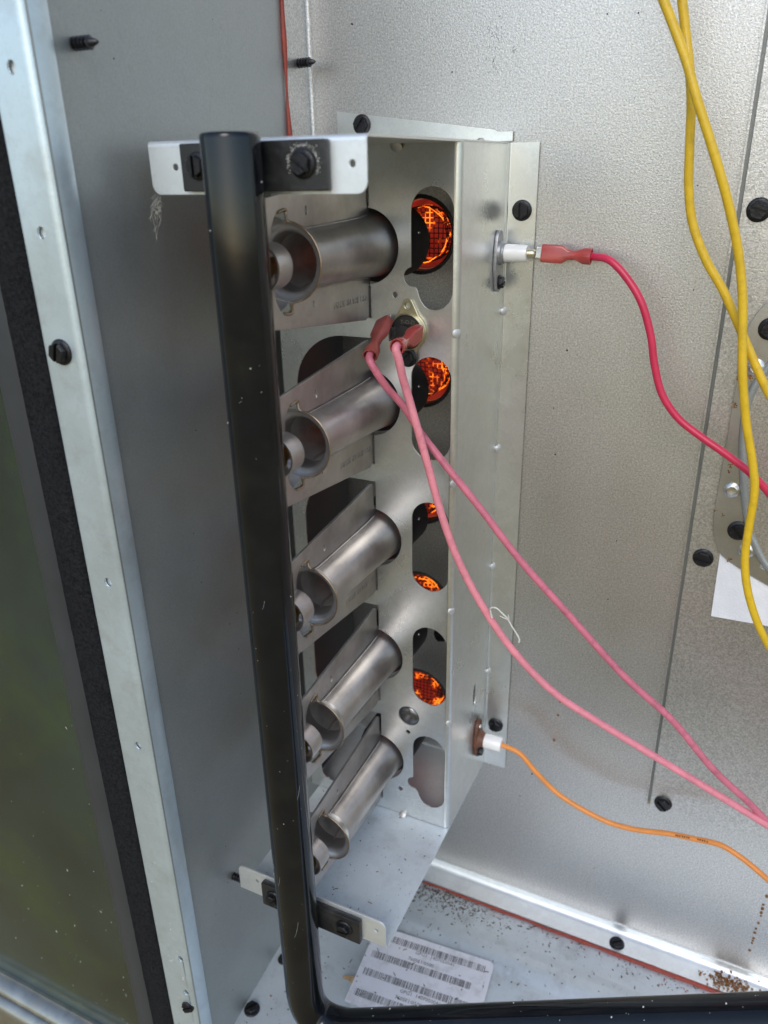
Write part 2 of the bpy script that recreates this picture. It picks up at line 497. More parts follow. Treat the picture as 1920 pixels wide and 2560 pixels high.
def plate(outer, holes, th, mw, bevel=0.0002, name='plate', smooth=True):
    """Flat plate with real holes: 2D outlines in the local XY of mw, thickness along local Z (centred at +th/2)."""
    cu = bpy.data.curves.new('c', 'CURVE')
    cu.dimensions = '2D'; cu.fill_mode = 'BOTH'
    cu.extrude = max(1e-6, th / 2 - bevel); cu.bevel_depth = bevel; cu.bevel_resolution = 1; cu.offset = -bevel
    for loop in [outer] + list(holes):
        sp = cu.splines.new('POLY')
        sp.points.add(len(loop) - 1)
        for i, p in enumerate(loop):
            sp.points[i].co = (p[0], p[1], 0, 1)
        sp.use_cyclic_u = True
    me = mesh_from_curve(cu, mw @ Matrix.Translation((0, 0, th / 2)), name)
    me.materials.clear()
    me.polygons.foreach_set('use_smooth', [True] * len(me.polygons))
    me.set_sharp_from_angle(angle=math.radians(30))
    return me


def text_mesh(body, size, mw, name, extrude=0.0, align='LEFT'):
    cu = bpy.data.curves.new('t', 'FONT')
    cu.body = body; cu.size = size; cu.extrude = extrude; cu.align_x = align; cu.resolution_u = 2
    me = mesh_from_curve(cu, mw, name)
    me.materials.clear()
    return me


def circle(cx, cy, r, n=32, ry=None):
    ry = ry or r
    return [(cx + r * math.cos(2 * PI * i / n), cy + ry * math.sin(2 * PI * i / n)) for i in range(n)]


def rrect(x0, y0, x1, y1, r, n=8):
    r = min(r, (x1 - x0) / 2 - 1e-6, (y1 - y0) / 2 - 1e-6)
    out = []
    for cx, cy, a in ((x1 - r, y1 - r, 0), (x0 + r, y1 - r, PI / 2), (x0 + r, y0 + r, PI), (x1 - r, y0 + r, 1.5 * PI)):
        for i in range(n + 1):
            t = a + PI / 2 * i / n
            out.append((cx + r * math.cos(t), cy + r * math.sin(t)))
    return out


def fillet(poly, radii, n=6):
    """Round the corners of a closed 2D polygon."""
    out = []
    k = len(poly)
    for i in range(k):
        p = Vector(poly[i]); a = Vector(poly[i - 1]); b = Vector(poly[(i + 1) % k])
        r = radii[i] if isinstance(radii, (list, tuple)) else radii
        u = (a - p).normalized(); w = (b - p).normalized()
        ang = math.acos(max(-1, min(1, u.dot(w))))
        if r <= 0 or ang > PI - 0.02:
            out.append(tuple(p)); continue
        d = min(r / math.tan(ang / 2), (a - p).length * 0.49, (b - p).length * 0.49)
        rr = d * math.tan(ang / 2)
        c = p + (u + w).normalized() * (rr / math.sin(ang / 2))
        s, e = p + u * d, p + w * d
        a0 = math.atan2(s.y - c.y, s.x - c.x); a1 = math.atan2(e.y - c.y, e.x - c.x)
        da = (a1 - a0 + PI) % (2 * PI) - PI
        for j in range(n + 1):
            t = a0 + da * j / n
            out.append((c.x + rr * math.cos(t), c.y + rr * math.sin(t)))
    return out


def catmull(pts, sub=10):
    P = [Vector(p) for p in pts]
    P = [P[0] * 2 - P[1]] + P + [P[-1] * 2 - P[-2]]
    out = []
    for i in range(1, len(P) - 2):
        p0, p1, p2, p3 = P[i - 1], P[i], P[i + 1], P[i + 2]
        for j in range(sub):
            t = j / sub
            out.append(0.5 * ((2 * p1) + (p2 - p0) * t + (2 * p0 - 5 * p1 + 4 * p2 - p3) * t * t + (3 * p1 - p0 - 3 * p2 + p3) * t ** 3))
    out.append(P[-2])
    return out


def sphere_mesh(name, mw, seg=16, rings=8, lo=0.0):
    """Unit sphere (or the part above local z = lo) under matrix mw."""
    prof = []
    a0 = math.asin(max(-1, lo)) if lo > -1 else -PI / 2
    for i in range(rings + 1):
        a = a0 + (PI / 2 - a0) * i / rings
        prof.append((max(1e-6, math.cos(a)), math.sin(a)))
    m = MB().lathe(prof, mw, seg)
    return m.mesh(name, sharp=60)


def clip_poly(poly, keep):
    """Keep the part of a 2D polygon with keep(p) >= 0 (keep is linear)."""
    out = []
    for i, p in enumerate(poly):
        q = poly[(i + 1) % len(poly)]
        a, b = keep(p), keep(q)
        if a >= 0: out.append(p)
        if a * b < 0:
            t = a / (a - b)
            out.append((p[0] + (q[0] - p[0]) * t, p[1] + (q[1] - p[1]) * t))
    return out


def screw_head_mesh(r=0.0053):
    """Slotted hex washer head, axis along local Z, seat at z = 0."""
    m = MB()
    m.lathe([(1e-6, 0), (r, 0), (r, 0.0006), (r * 0.93, 0.0010), (r * 0.80, 0.00125), (1e-6, 0.0013)], Matrix.Identity(4), 28)
    hx = [(r * 0.80 * math.cos(PI / 3 * i), r * 0.80 * math.sin(PI / 3 * i)) for i in range(6)]
    hx = fillet(hx, r * 0.08, 2)
    m.extrude([(x, y, 0.0012) for x, y in hx], (0, 0, 0.0012))
    w = r * 0.14
    for sgn in (1, -1):
        half = clip_poly(hx, lambda p: sgn * p[1] - w)
        tp = [(x * 0.90, (y - sgn * w) * 0.88 + sgn * w) for x, y in half]
        n = len(m.v); k = len(half)
        m.v += [Vector((x, y, 0.0024)) for x, y in half] + [Vector((x, y, 0.0034)) for x, y in half] + [Vector((x, y, 0.0038)) for x, y in tp]
        for lv in (0, 1):
            for i in range(k):
                j = (i + 1) % k
                m.f.append((n + lv * k + i, n + lv * k + j, n + (lv + 1) * k + j, n + (lv + 1) * k + i))
        m.f.append(tuple(n + 2 * k + i for i in range(k)))
    return m.mesh('screw_head', sharp=28)


SCREW = screw_head_mesh()
SCREW.materials.append(M['screw'])


def screw(parent, pos, n, spin=0.0, name='screw', scale=1.0):
    o = add(name, SCREW, None, parent, axis_frame(pos, n, spin) @ Matrix.Scale(scale, 4))
    return o


def thread_mesh(length=0.012, r=0.0021):
    """Pointed end of a sheet metal screw, axis along local Z."""
    m = MB()
    prof = []
    n = 5
    for i in range(n):
        z = length * 0.72 * i / n
        d = length * 0.72 / n
        prof += [(r * 0.62, z), (r * 0.66, z + d * 0.25), (r * 1.18, z + d * 0.44), (r * 1.18, z + d * 0.56), (r * 0.66, z + d * 0.78), (r * 0.62, z + d * 0.98)]
    prof += [(r * 0.70, length * 0.72), (r * 0.55, length * 0.85), (r * 0.2, length * 0.97), (1e-5, length)]
    m.lathe(prof, Matrix.Identity(4), 16)
    return m.mesh('screw_thread', sharp=25)


THREAD = thread_mesh()
THREAD.materials.append(M['thread'])
H = 0.407            # height of the burner box
YF = -0.0714         # front panel of the burner box
YL = -0.1660         # front edge of the top and base plates
ZF = -0.1215         # cabinet floor
XB, ZB = -0.0485, [0.3605 - 0.0793 * k for k in range(5)]


def xw(y):           # the left wall leans in slightly towards the front
    return -0.119 - 0.054 * y


# ================================================================= SETTING
# ---- back wall with tube inlets
XE, ZE = 0.1140, ray(1618, 2014, 1, -0.002).z
holes = [circle(-0.0505, z, 0.0195, 40) for z in ZB] + [[(XE, ZE), (XE + 0.0018, ZE), (XE + 0.0018, 0.64), (XE, 0.64)]]
wb = add('wall_back', plate([(-0.116, -0.118), (0.50, -0.118), (0.50, 0.66), (-0.116, 0.66)], holes, 0.0012,
                            frame((0, 0.0012, 0), (1, 0, 0), (0, 0, 1)), bevel=0.0001), 'wall')
tag(wb, 'textured galvanised back panel of the heater cabinet', kind='structure')
line = [(-0.1190 + 0.0005, -0.0260, 0)]
for i in range(7):
    a = PI - PI / 2 * i / 6
    line.append((-0.1185 + 0.003 + 0.003 * math.cos(a), -0.003 + 0.003 * math.sin(a), 0))
line = [(p[0], p[1], -0.118) for p in line]
add('side_flange', MB().sheet(line, 0.0012, (0, 0, 0.78)).mesh('side_flange'), 'wall', wb)
line = []
for i in range(9):
    a = PI / 2 * i / 8
    line.append((-0.116, -0.006 + 0.006 * math.cos(a), -0.1140 - 0.006 * math.sin(a)))
line.insert(0, (-0.116, -0.0, -0.112))
line.append((-0.116, -0.0175, -0.1202))
add('bottom_flange', MB().sheet(line, 0.0010, (0.616, 0, 0)).mesh('bottom_flange'), 'sheet_bright', wb)
# red sealant beads along the joints
pts = []
for i in range(60):
    t = i / 59
    pts.append((xw(-0.026) + 0.0012 + 0.0006 * noise.noise((t * 9, 1, 0)), -0.0272 + 0.0012 * noise.noise((t * 7, 0, 3)), 0.30 + 0.36 * t))
add('sealant_bead', MB().tube(pts, [0.0011 + 0.0007 * noise.noise((i * 0.25, 5, 1)) for i in range(60)], 8).mesh('sealant_bead'), 'sealant', wb)
pts = []
for i in range(90):
    t = i / 89
    pts.append((-0.05 + 0.24 * t, -0.0187 - 0.0010 * noise.noise((t * 12, 4, 0)), ZF + 0.0010 + 0.0005 * noise.noise((t * 17, 2, 0))))
add('sealant_bead', MB().tube(pts, [0.0007 + 0.0010 * i / 89 + 0.0007 * noise.noise((i * 0.21, 9, 1)) for i in range(90)], 8).mesh('sealant_bead'), 'sealant', wb)
screw(wb, ray(1562, 2345, 1, -0.012) * 0 + Vector((0.1085, -0.0115, -0.1192)), (0.05, -0.25, 1), 0.6)
add('screw_thread', THREAD, None, wb, axis_frame(Vector((-0.1172, -0.0135, 0.4486)), (1, -0.05, 0.02), 0.4))
rz = ray(1850, 2450, 1, -0.010)
m = MB()
for i in range(240):
    c = Vector((0.184 + random.gauss(0, 0.0075), -0.010 + random.gauss(0, 0.0035), -0.1195 + abs(random.gauss(0, 0.0012))))
    s = random.uniform(0.0002, 0.0007)
    m.box((-s, -s, -s), (s, s, s * 0.8), Matrix.Translation(c) @ Matrix.Rotation(random.random() * 3, 4, (random.random(), random.random(), 1)))
ro = add('rust_crust', m.mesh('rust_crust'), 'rust', wb); ro['kind'] = 'stuff'
m = MB()
for (px, py) in [(1917, 2241), (1908, 2262), (1906, 2272), (1903, 2282), (1902, 2290), (1896, 2308), (1890, 2322), (1887, 2332), (1884, 2346), (1882, 2352), (1880, 2358), (1874, 2376), (1400, 1755), (1395, 1788), (1385, 1850)]:
    c = ray(px, py, 1, -0.0002)
    r = random.uniform(0.0006, 0.0011)
    m.lathe([(r, 0), (r * 0.7, 0.0003), (1e-6, 0.0004)], axis_frame(c, (0, -1, 0)) @ Matrix.Diagonal((1, random.uniform(0.7, 1.6), 1, 1)), 10)
ds = add('rust_drips', m.mesh('rust_drips'), 'rust', wb); ds['kind'] = 'stuff'

# heat exchanger tube inlets with glowing wire mesh
TF = frame((0, 0, 0), (1, 0, 0), (0, 0, -1), (0, 1, 0))
rim_mesh = MB().lathe([(0.0225, -0.0004), (0.0202, -0.0010), (0.0193, -0.0004), (0.0191, 0.0050)], TF, 40).mesh('tube_rim')
rim_mesh.materials.append(M['head'])
tube_mesh = MB().lathe([(0.0190, 0.0050), (0.0188, 0.06), (1e-5, 0.061)], TF, 40).mesh('heat_tube')
tube_mesh.materials.append(M['hot'])


def basket(seed):
    """Wire cloth cup: round wall with ragged front edge and a square-woven end."""
    rnd = random.Random(seed)
    m = MB()
    R = 0.0152; n = 30; ys = [0.0012 + 0.0030 * i for i in range(5)]
    w = 0.00030

    def P(j, i):
        a = 2 * PI * j / n
        r = R + 0.0008 * noise.noise((math.cos(a) * 2 + seed, math.sin(a) * 2, i * 0.4))
        return Vector((r * math.cos(a), ys[i] + 0.0022 * noise.noise((math.cos(a) * 1.3, math.sin(a) * 1.3 + seed * 3, 0.3)), r * math.sin(a)))
    for i in range(len(ys)):
        m.tube([P(j, i) for j in range(n)], w, 5, closed=True)
    for j in range(n):
        e = P(j, 0) + Vector((0, -rnd.uniform(0.0, 0.0016), 0))
        m.tube([e] + [P(j, i) for i in range(len(ys))], w, 5)
    y = ys[-1] + 0.0004; k = -4
    for k in range(-5, 6):
        c = k * 0.0028; h = math.sqrt(max(0, R * R - c * c))
        dz = 0.0006 * noise.noise((k, seed, 1))
        m.tube([(c + dz, y + 0.0012 * noise.noise((c * 200, t * 2, seed)), h * t) for t in (-1, -0.6, -0.2, 0.2, 0.6, 1)], w, 5)
        m.tube([(h * t, y + 0.0003 + 0.0012 * noise.noise((t * 2, c * 200, seed)), c + dz) for t in (-1, -0.6, -0.2, 0.2, 0.6, 1)], w, 5)
    return m.mesh('wire_basket', sharp=70)


for k, z in enumerate(ZB):
    T = Matrix.Translation((-0.0505, 0.0006, z))
    t = add('heat_tube', tube_mesh, None, wb, T)
    add('tube_rim', rim_mesh, None, t, T)
    add('glowing_wire_mesh', basket(k + 1), 'mesh', t, T)
screw(wb, Vector((-0.0345, 0.0, 0.0985)), (0, -1, 0), 0.3)

# fly specks and fine scratches on the wall
m = MB()
for (px, py, r) in ((1380, 700, 3), (1396, 470, 2), (1596, 32, 4), (1518, 35, 3), (1744, 464, 3), (1418, 876, 5), (1575, 884, 3), (1500, 705, 2), (1734, 725, 3), (1384, 1020, 4), (1388, 1136, 5), (1580, 1210, 3), (1542, 1352, 3), (1520, 1498, 4), (1424, 1487, 3), (1486, 2170, 4), (1300, 1990, 4),
                    (1330, 1935, 5), (1700, 2260, 3), (1610, 2200, 3), (1250, 40, 3), (1130, 180, 3), (880, 60, 4), (820, 210, 3), (1470, 1800, 3)):
    c = ray(px, py, 1, -0.0001); r = r * 0.00011
    m.lathe([(r, 0), (r * 0.6, 0.0002), (1e-6, 0.00025)], axis_frame(c, (0, -1, 0), random.random() * 3) @ Matrix.Diagonal((1, random.uniform(0.6, 1.8), 1, 1)), 8)
for i in range(34):
    px, py = (1235 + random.gauss(0, 9), random.uniform(50, 190)) if i < 20 else (1290 + random.gauss(0, 6), random.uniform(110, 185)) if i < 26 else (random.uniform(1300, 1700), random.uniform(200, 900))
    ln = random.uniform(4, 14); sl_ = random.gauss(-2, 3)
    a_, b_ = ray(px, py, 1, -0.00012), ray(px + sl_, py + ln, 1, -0.00012)
    m.tube([a_, (a_ + b_) / 2 + Vector((random.gauss(0, 0.0001), 0, 0)), b_], 0.00006, 4)
fs = add('fly_specks', m.mesh('fly_specks'), 'screw', wb); fs['kind'] = 'stuff'

# ---- left wall
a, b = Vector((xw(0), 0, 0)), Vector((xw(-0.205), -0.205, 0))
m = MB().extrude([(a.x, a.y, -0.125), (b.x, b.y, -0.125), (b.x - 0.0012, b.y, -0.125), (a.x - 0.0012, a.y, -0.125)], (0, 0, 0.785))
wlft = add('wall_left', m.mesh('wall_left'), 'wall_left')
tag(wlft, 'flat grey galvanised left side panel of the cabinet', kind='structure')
p = ray(180, 110, 0, -0.1095)
add('screw_thread', THREAD, None, wlft, axis_frame(Vector((xw(p.y), p.y, p.z)), (1, 0.05, 0.0), 0.2))
p = ray(584, 2190, 0, -0.110)
add('screw_thread', THREAD, None, wlft, axis_frame(Vector((xw(p.y), p.y, p.z)), (1, 0.0, 0.02), 0.8))

m = MB()
for i in range(60):
    y = random.uniform(-0.18, -0.03); z = random.uniform(-0.1, 0.5); s = random.choice([0.0001, 0.00012, 0.0002])
    m.box((-s, -s, -s), (s, s, s * random.uniform(1, 3)), Matrix.Translation((xw(y), y, z)) @ Matrix.Rotation(random.random() * 3, 4, 'X'))
gs = add('grime_specks', m.mesh('grime_specks'), 'litter', wlft); gs['kind'] = 'stuff'

# ---- floor tray with a pressed step
line = [(-0.135, 0.0, ZF), (-0.135, -0.0385, ZF), (-0.135, -0.0415, ZF + 0.0006), (-0.135, -0.0475, ZF + 0.0034), (-0.135, -0.0505, ZF + 0.004), (-0.135, -0.0560, ZF + 0.004), (-0.135, -0.0590, ZF + 0.0036),
        (-0.135, -0.0650, ZF + 0.0010), (-0.135, -0.0680, ZF), (-0.135, -0.206, ZF)]
fl = add('floor', MB().sheet(line, 0.0012, (0.635, 0, 0), side=-1).mesh('floor', sharp=40), 'floor')
tag(fl, 'dirty galvanised floor tray of the cabinet', kind='structure')
p = ray(630, 2524, 2, ZF)
screw(fl, Vector((p.x, p.y, ZF)), (0, 0, 1), 1.0)
p = ray(700, 2372, 2, ZF)
screw(fl, Vector((-0.1045, p.y - 0.006, ZF)), (0, 0, 1), 2.0, scale=0.8)

# ================================================================= CABINET FRAME PIECES ON THE LEFT
post = empty('corner_post', (-0.12, -0.205, -0.12), 'pale galvanised corner post with a row of small holes, left of the grey wall', 'post')
YP = -0.2065
hp = [ray(q[0], q[1], 1, YP) for q in ((28, 168), (103, 583), (270, 1457), (345, 1865), (452, 2398), (466, 2482))]
hl = [circle(-0.1185 if abs(p.x + 0.119) > 0.008 else p.x, p.z, 0.0021, 18, 0.0024) for p in hp]
add('face', plate([(-0.1272, -0.100), (-0.1112, -0.100), (-0.1112, 0.66), (-0.1272, 0.66)], hl, 0.0010, frame((0, YP + 0.0010, 0), (1, 0, 0), (0, 0, 1)), bevel=0.00005), 'post', post)
line = [(-0.1112, YP, 0)]
for i in range(8):
    t = PI / 2 * i / 7
    line.append((-0.1112 + 0.0034 * math.sin(t), YP + 0.0034 - 0.0034 * math.cos(t), 0))
line.append((xw(-0.200) + 0.0014, -0.200, 0)); line.append((xw(-0.1955) + 0.0009, -0.1955, 0))
add('rolled_edge', MB().sheet([(q[0], q[1], -0.100) for q in line], 0.0010, (0, 0, 0.76), side=-1).mesh('rolled_edge', sharp=40), 'post', post)
line = []
for i in range(6):
    t = PI / 2 * (1 - i / 5)
    line.append((-0.1272 - 0.0022 * math.sin(t), YP + 0.0022 - 0.0022 * math.cos(t), -0.100))
line.insert(0, (-0.1294, YP + 0.010, -0.100))
add('rolled_edge', MB().sheet(line, 0.0010, (0, 0, 0.76), side=-1).mesh('rolled_edge', sharp=40), 'post', post)
add('inner_plate', MB().box((-0.127, YP + 0.0018, -0.100), (-0.111, YP + 0.0028, 0.66)).mesh('inner_plate'), 'sheet_bright', post)
p = ray(155, 880, 1, YP)
screw(post, Vector((p.x, YP, p.z)), (0, -1, 0), 1.3)
p = ray(470, 2515, 1, YP)
screw(post, Vector((p.x, YP + 0.0005, p.z)), (0, -1, 0.3), 0.5, scale=0.8)

m = MB()
n = 240
prev = None
for i in range(n + 1):
    z = -0.16 + 0.82 * i / n
    jr = 0.0010 * noise.noise((z * 160, 1, 0)) + 0.0006 * noise.noise((z * 420, 7, 0))
    jl = 0.0003 * noise.noise((z * 200, 3, 0))
    row = [(-0.1290, -0.190, z), (-0.1300 + jr * 0.5, -0.2040 + jr * 0.6, z), (-0.1335 + jr, -0.2065, z), (-0.1400, -0.2068 + jl, z), (-0.1470 + jl, -0.2062, z), (-0.1492 + jl, -0.2035, z), (-0.1494, -0.190, z)]
    n0 = len(m.v); m.v += [Vector(q) for q in row]
    if prev is not None:
        for j in range(len(row) - 1):
            m.f.append((prev + j, prev + j + 1, n0 + j + 1, n0 + j))
    prev = n0
foam = add('foam_strip', m.mesh('foam_strip', sharp=60), 'foam')
tag(foam, 'black foam sealing strip between the corner post and the dark outer panel', 'seal')

op = empty('outer_panel', (-0.30, -0.20, -0.16), 'dark grey glossy outer panel with painted green reflections at the left edge, dusted with pale specks', 'panel')
add('bevelled_edge', MB().extrude([(-0.1490, -0.1960, -0.160), (-0.1490, -0.1990, -0.160), (-0.1515, -0.2010, -0.160), (-0.1640, -0.2028, -0.160), (-0.1660, -0.2014, -0.160), (-0.1690, -0.1960, -0.160)], (0, 0, 0.82)).mesh('bevelled_edge', sharp=50), 'paint_dull', op)
add('face', MB().box((-0.60, -0.2000, -0.160), (-0.1665, -0.1970, 0.66)).mesh('face'), 'paint', op)
line = [(-0.60, -0.200, -0.150), (-0.60, -0.200, -0.1545)]
for i in range(9):
    t = PI / 2 * i / 8
    line.append((-0.60, -0.2000 - 0.010 * math.sin(t) * 0.9, -0.1545 - 0.006 * (1 - math.cos(t))))
for i in range(1, 9):
    t = PI / 2 * i / 8
    line.append((-0.60, -0.2090 - 0.007 * math.sin(t), -0.1605 - 0.008 * (1 - math.cos(t))))
line += [(-0.60, -0.2170, -0.21)]
add('sill', MB().sheet(line, 0.0015, (0.47, 0, 0), side=1).mesh('sill', sharp=40), 'sill', op)
p = ray(268, 2545, 1, -0.205)
screw(op, Vector((p.x, -0.2005, -0.1545)), (0.1, -0.5, 1), 0.4, scale=0.85)

# ================================================================= BURNER BOX
box = empty('burner_box', (-0.05, -0.05, 0.0), 'galvanised sheet metal burner box with oval slots, bolted to the textured back panel', 'burner box')
FM = frame((0, YF + 0.0010, 0), (1, 0, 0), (0, 0, 1))      # front panel plane, outer face at YF


def slot(k, lobed):
    z = ZB[k]
    t, bt = z + 0.0272, z - 0.0275
    if not lobed:
        return rrect(-0.0249, bt, -0.0031, t, 0.0109, 12)
    r = 0.0109
    out = []
    for i in range(25):                                   # round top
        a = PI * i / 24
        out.append((-0.0140 + r * math.cos(a), t - r + r * math.sin(a)))
    out.append((-0.0249, z - 0.0085))
    for i in range(13):                                   # small ear on the lower left
        a = math.radians(100 + 170 * i / 12)
        out.append((-0.0243 + 0.0045 * math.cos(a), z - 0.0135 + 0.0045 * math.sin(a)))
    for q in ((-0.0225, z - 0.0184), (-0.0215, z - 0.0200), (-0.0208, z - 0.0222), (-0.0196, z - 0.0250), (-0.0178, z - 0.0272), (-0.0150, z - 0.0288)):
        out.append(q)
    out += [(-0.0120, z - 0.0290), (-0.0080, z - 0.0278), (-0.0050, z - 0.0250), (-0.0034, z - 0.0215), (-0.0031, z - 0.018)]
    return out


fh = []
for k, z in enumerate(ZB):
    # burner hole joined with the wide opening on its left
    w = [(-0.0495 + 0.0180 * math.cos(t), z + 0.0180 * math.sin(t)) for t in [math.radians(-84 + 168 * i / 28) for i in range(29)]]
    up, dn = 0.0345, -0.0345
    w += [(-0.0470, z + 0.0190), (-0.0470, z + up)]
    lo = [( -0.0940 + 0.030 - 0.030 * math.sin(math.radians(90 * i / 12)), z + up - 0.030 * (1 - math.cos(math.radians(90 * i / 12)))) for i in range(13)]
    w += lo
    w += [(-0.0940, z + dn + 0.008), (-0.0932, z + dn + 0.0035), (-0.0905, z + dn + 0.0008), (-0.0870, z + dn), (-0.0470, z + dn), (-0.0470, z - 0.0190)]
    fh.append(w)
    fh.append(slot(k, k in (0, 4)))
for (px, py, r) in ((988, 737, 0.0014), (1020, 1830, 0.0015), (1001, 1971, 0.0016), (1040, 1826, 0.0004)):
    p = ray(px, py, 1, YF)
    fh.append(circle(p.x, p.z, r, 16))
pc = ray(1022, 1790, 1, YF)
fh.append(circle(pc.x, pc.z, 0.0070, 28))
fp = add('front_panel', plate([(-0.1025, 0.0005), (-0.0030, 0.0005), (-0.0030, H - 0.0005), (-0.1025, H - 0.0005)], fh, 0.0010, FM, bevel=0.00012), 'sheet', box)
# bend to the right side, side panel, bend to the wall flange
line = []
for i in range(9):
    t = PI / 2 * i / 8
    line.append((-0.0030 + 0.003 * math.sin(t), YF + 0.003 - 0.003 * math.cos(t), 0.0005))
add('corner_bend', MB().sheet(line, 0.0010, (0, 0, H - 0.001), side=-1).mesh('corner_bend', sharp=50), 'sheet', box)
sl = ray(1187, 1735, 0, 0)
SM = frame((-0.0010, 0, 0), (0, 1, 0), (0, 0, 1))
hs = [[(sl.y - 0.0005 + 0.0030 * math.cos(t), sl.z + 0.0085 * math.sin(t)) for t in [2 * PI * i / 20 for i in range(20)]]]
add('side_panel', plate([(YF + 0.003, 0.0005), (-0.0026, 0.0005), (-0.0026, H - 0.0005), (YF + 0.003, H - 0.0005)], hs, 0.0010, SM, bevel=0.00005), 'sheet', box)
line = [(0, -0.0026, 0.0005)]
for i in range(7):
    t = PI / 2 * i / 6
    line.append((0.0016 - 0.0016 * math.cos(t), -0.0026 + 0.0016 * math.sin(t), 0.0005))
line.append((0.0163, -0.0010, 0.0005))
add('wall_flange', MB().sheet(line, 0.0008, (0, 0, H - 0.001), side=1).mesh('wall_flange', sharp=40), 'sheet', box)
add('left_panel', MB().box((-0.1035, YF + 0.0010, 0.0005), (-0.1025, -0.0015, H - 0.0005)).mesh('left_panel'), 'shaded', box)
q = [ray(842, 279, 1, -0.0022), ray(1282, 328, 1, -0.0022), ray(1281, 352, 1, -0.0022)]
tf = [(q[0].x, q[0].z), (q[1].x - 0.010, q[1].z + 0.0010), (q[1].x - 0.0085, q[1].z), (q[1].x, q[1].z), (q[1].x, H + 0.0004), (-0.012, H + 0.0004), (-0.014, H + 0.0022), (-0.0165, H + 0.0022), (-0.0185, H + 0.0004), (q[0].x, H + 0.0004)]
add('top_flange', plate(tf, [], 0.0009, frame((0, -0.0013, 0), (1, 0, 0), (0, 0, 1)), bevel=0.00008), 'sheet', box)
# top and base plates with their turned lips
add('top_plate', MB().box((-0.0966, YL + 0.002, H - 0.0010), (0.0, 0.0, H)).mesh('top_plate'), 'sheet', box)
add('base_plate', MB().box((-0.0966, YL + 0.002, -0.0010), (0.0, YF + 0.0012, 0.0)).mesh('base_plate'), 'base', box)
add('base_plate', MB().box((-0.1025, YF + 0.0012, -0.0010), (0.0, -0.0015, -0.0001)).mesh('base_plate'), 'base', box)


def lip(zc, up):
    z0, z1 = (zc, zc + 0.0195) if up else (zc - 0.0195, zc)
    o = [(-0.0966, z0 if up else z0), (0.0, z0), (0.0, z1), (-0.0966, z1)]
    rad = [0.0002, 0.0002, 0.004, 0.004] if up else [0.004, 0.004, 0.0002, 0.0002]
    zz = z0 + 0.002 if up else z0
    zt = z1 if up else z1 - 0.002
    o = [(-0.0966, zz), (0.0, zz), (0.0, zt), (-0.0966, zt)]
    hz = 0.0120 if up else H - 0.0095
    me = plate(fillet(o, rad), [circle(-0.0840, hz, 0.0013, 16), circle(-0.0057, hz, 0.0013, 16)], 0.0010, frame((0, YL + 0.0010, 0), (1, 0, 0), (0, 0, 1)), bevel=0.00015)
    add('lip', me, 'sheet_bright', box)
    line = []
    for i in range(6):
        t = PI / 2 * i / 5
        line.append((-0.0966, YL + 0.002 - 0.002 * math.sin(t), (zc + 0.002 - 0.002 * math.cos(t)) if up else (zc - 0.002 + 0.002 * math.cos(t))))
    add('lip_bend', MB().sheet(line, 0.0010, (0.0966, 0, 0), side=-1 if not up else 1).mesh('lip_bend', sharp=50), 'sheet_bright', box)


lip(0.0, True)
lip(H, False)
# pressed stiffening dimples at the bends
for (px, py) in ((1150, 836), (1136, 1212), (1130, 1532), (1125, 1812)):
    p = ray(px, py, 1, YF)
    add('pressed_dimple', sphere_mesh('pressed_dimple', axis_frame((-0.0012, YF + 0.0012, p.z), (1, -1, 0)) @ Matrix.Diagonal((0.0026, 0.0026, 0.0010, 1)), 14, 6, -0.2), 'dimple', box)
for (px, py) in ((1265, 774), (1252, 1112), (1238, 1406), (1229, 1662)):
    p = ray(px, py, 0, 0.001)
    add('pressed_dimple', sphere_mesh('pressed_dimple', axis_frame((0.0012, -0.0026, p.z), (1, -1, 0)) @ Matrix.Diagonal((0.0022, 0.0022, 0.0011, 1)), 14, 6, -0.2), 'dimple', box)
add('pressed_dimple', sphere_mesh('pressed_dimple', axis_frame((-0.0316, YF - 0.0012, 0.0012), (0, -1, 1)) @ Matrix.Diagonal((0.0026, 0.0030, 0.0011, 1)), 14, 6, -0.2), 'dimple', box)
add('pressed_dimple', sphere_mesh('pressed_dimple', axis_frame((-0.0316, YF - 0.0012, H - 0.0022), (0, -1, -1)) @ Matrix.Diagonal((0.0030, 0.0034, 0.0012, 1)), 14, 6, -0.2), 'dimple', box)
# domed plug in the round hole
add('plug_button', sphere_mesh('plug_button', axis_frame((pc.x, YF + 0.0008, pc.z), (0, -1, 0)) @ Matrix.Diagonal((0.0069, 0.0069, 0.0026, 1)), 28, 8, 0.0), 'plug', box)
for (px, py) in ((1305, 526), (1239, 1812)):
    p = ray(px, py, 1, -0.002)
    screw(box, Vector((p.x, -0.0019, p.z)), (0, -1, 0), 1.6)
p = ray(905, 312, 1, -0.0025)
screw(box, Vector((p.x, -0.0023, p.z)), (0, -1, 0), 0.9)

# ================================================================= BURNERS
LET = 'MADE IN THE USA'
BL = ['topmost steel burner tube, just below the white top bracket',
      'second steel burner from the top, its tube passing under the pink wires',
      'middle steel burner of the five, third from the top',
      'fourth steel burner from the top, above the lowest one',
      'lowest steel burner, with a rusty spot near its mouth, above the base plate']
O = Vector((XB, YF, ZB[0]))
b0 = empty('gas_burner', O, BL[0], 'burner', 'in-shot burners stacked in the burner box')


def yz(y, z):       # burner plate coordinates: u runs towards the viewer
    return (-(y - YF), z)


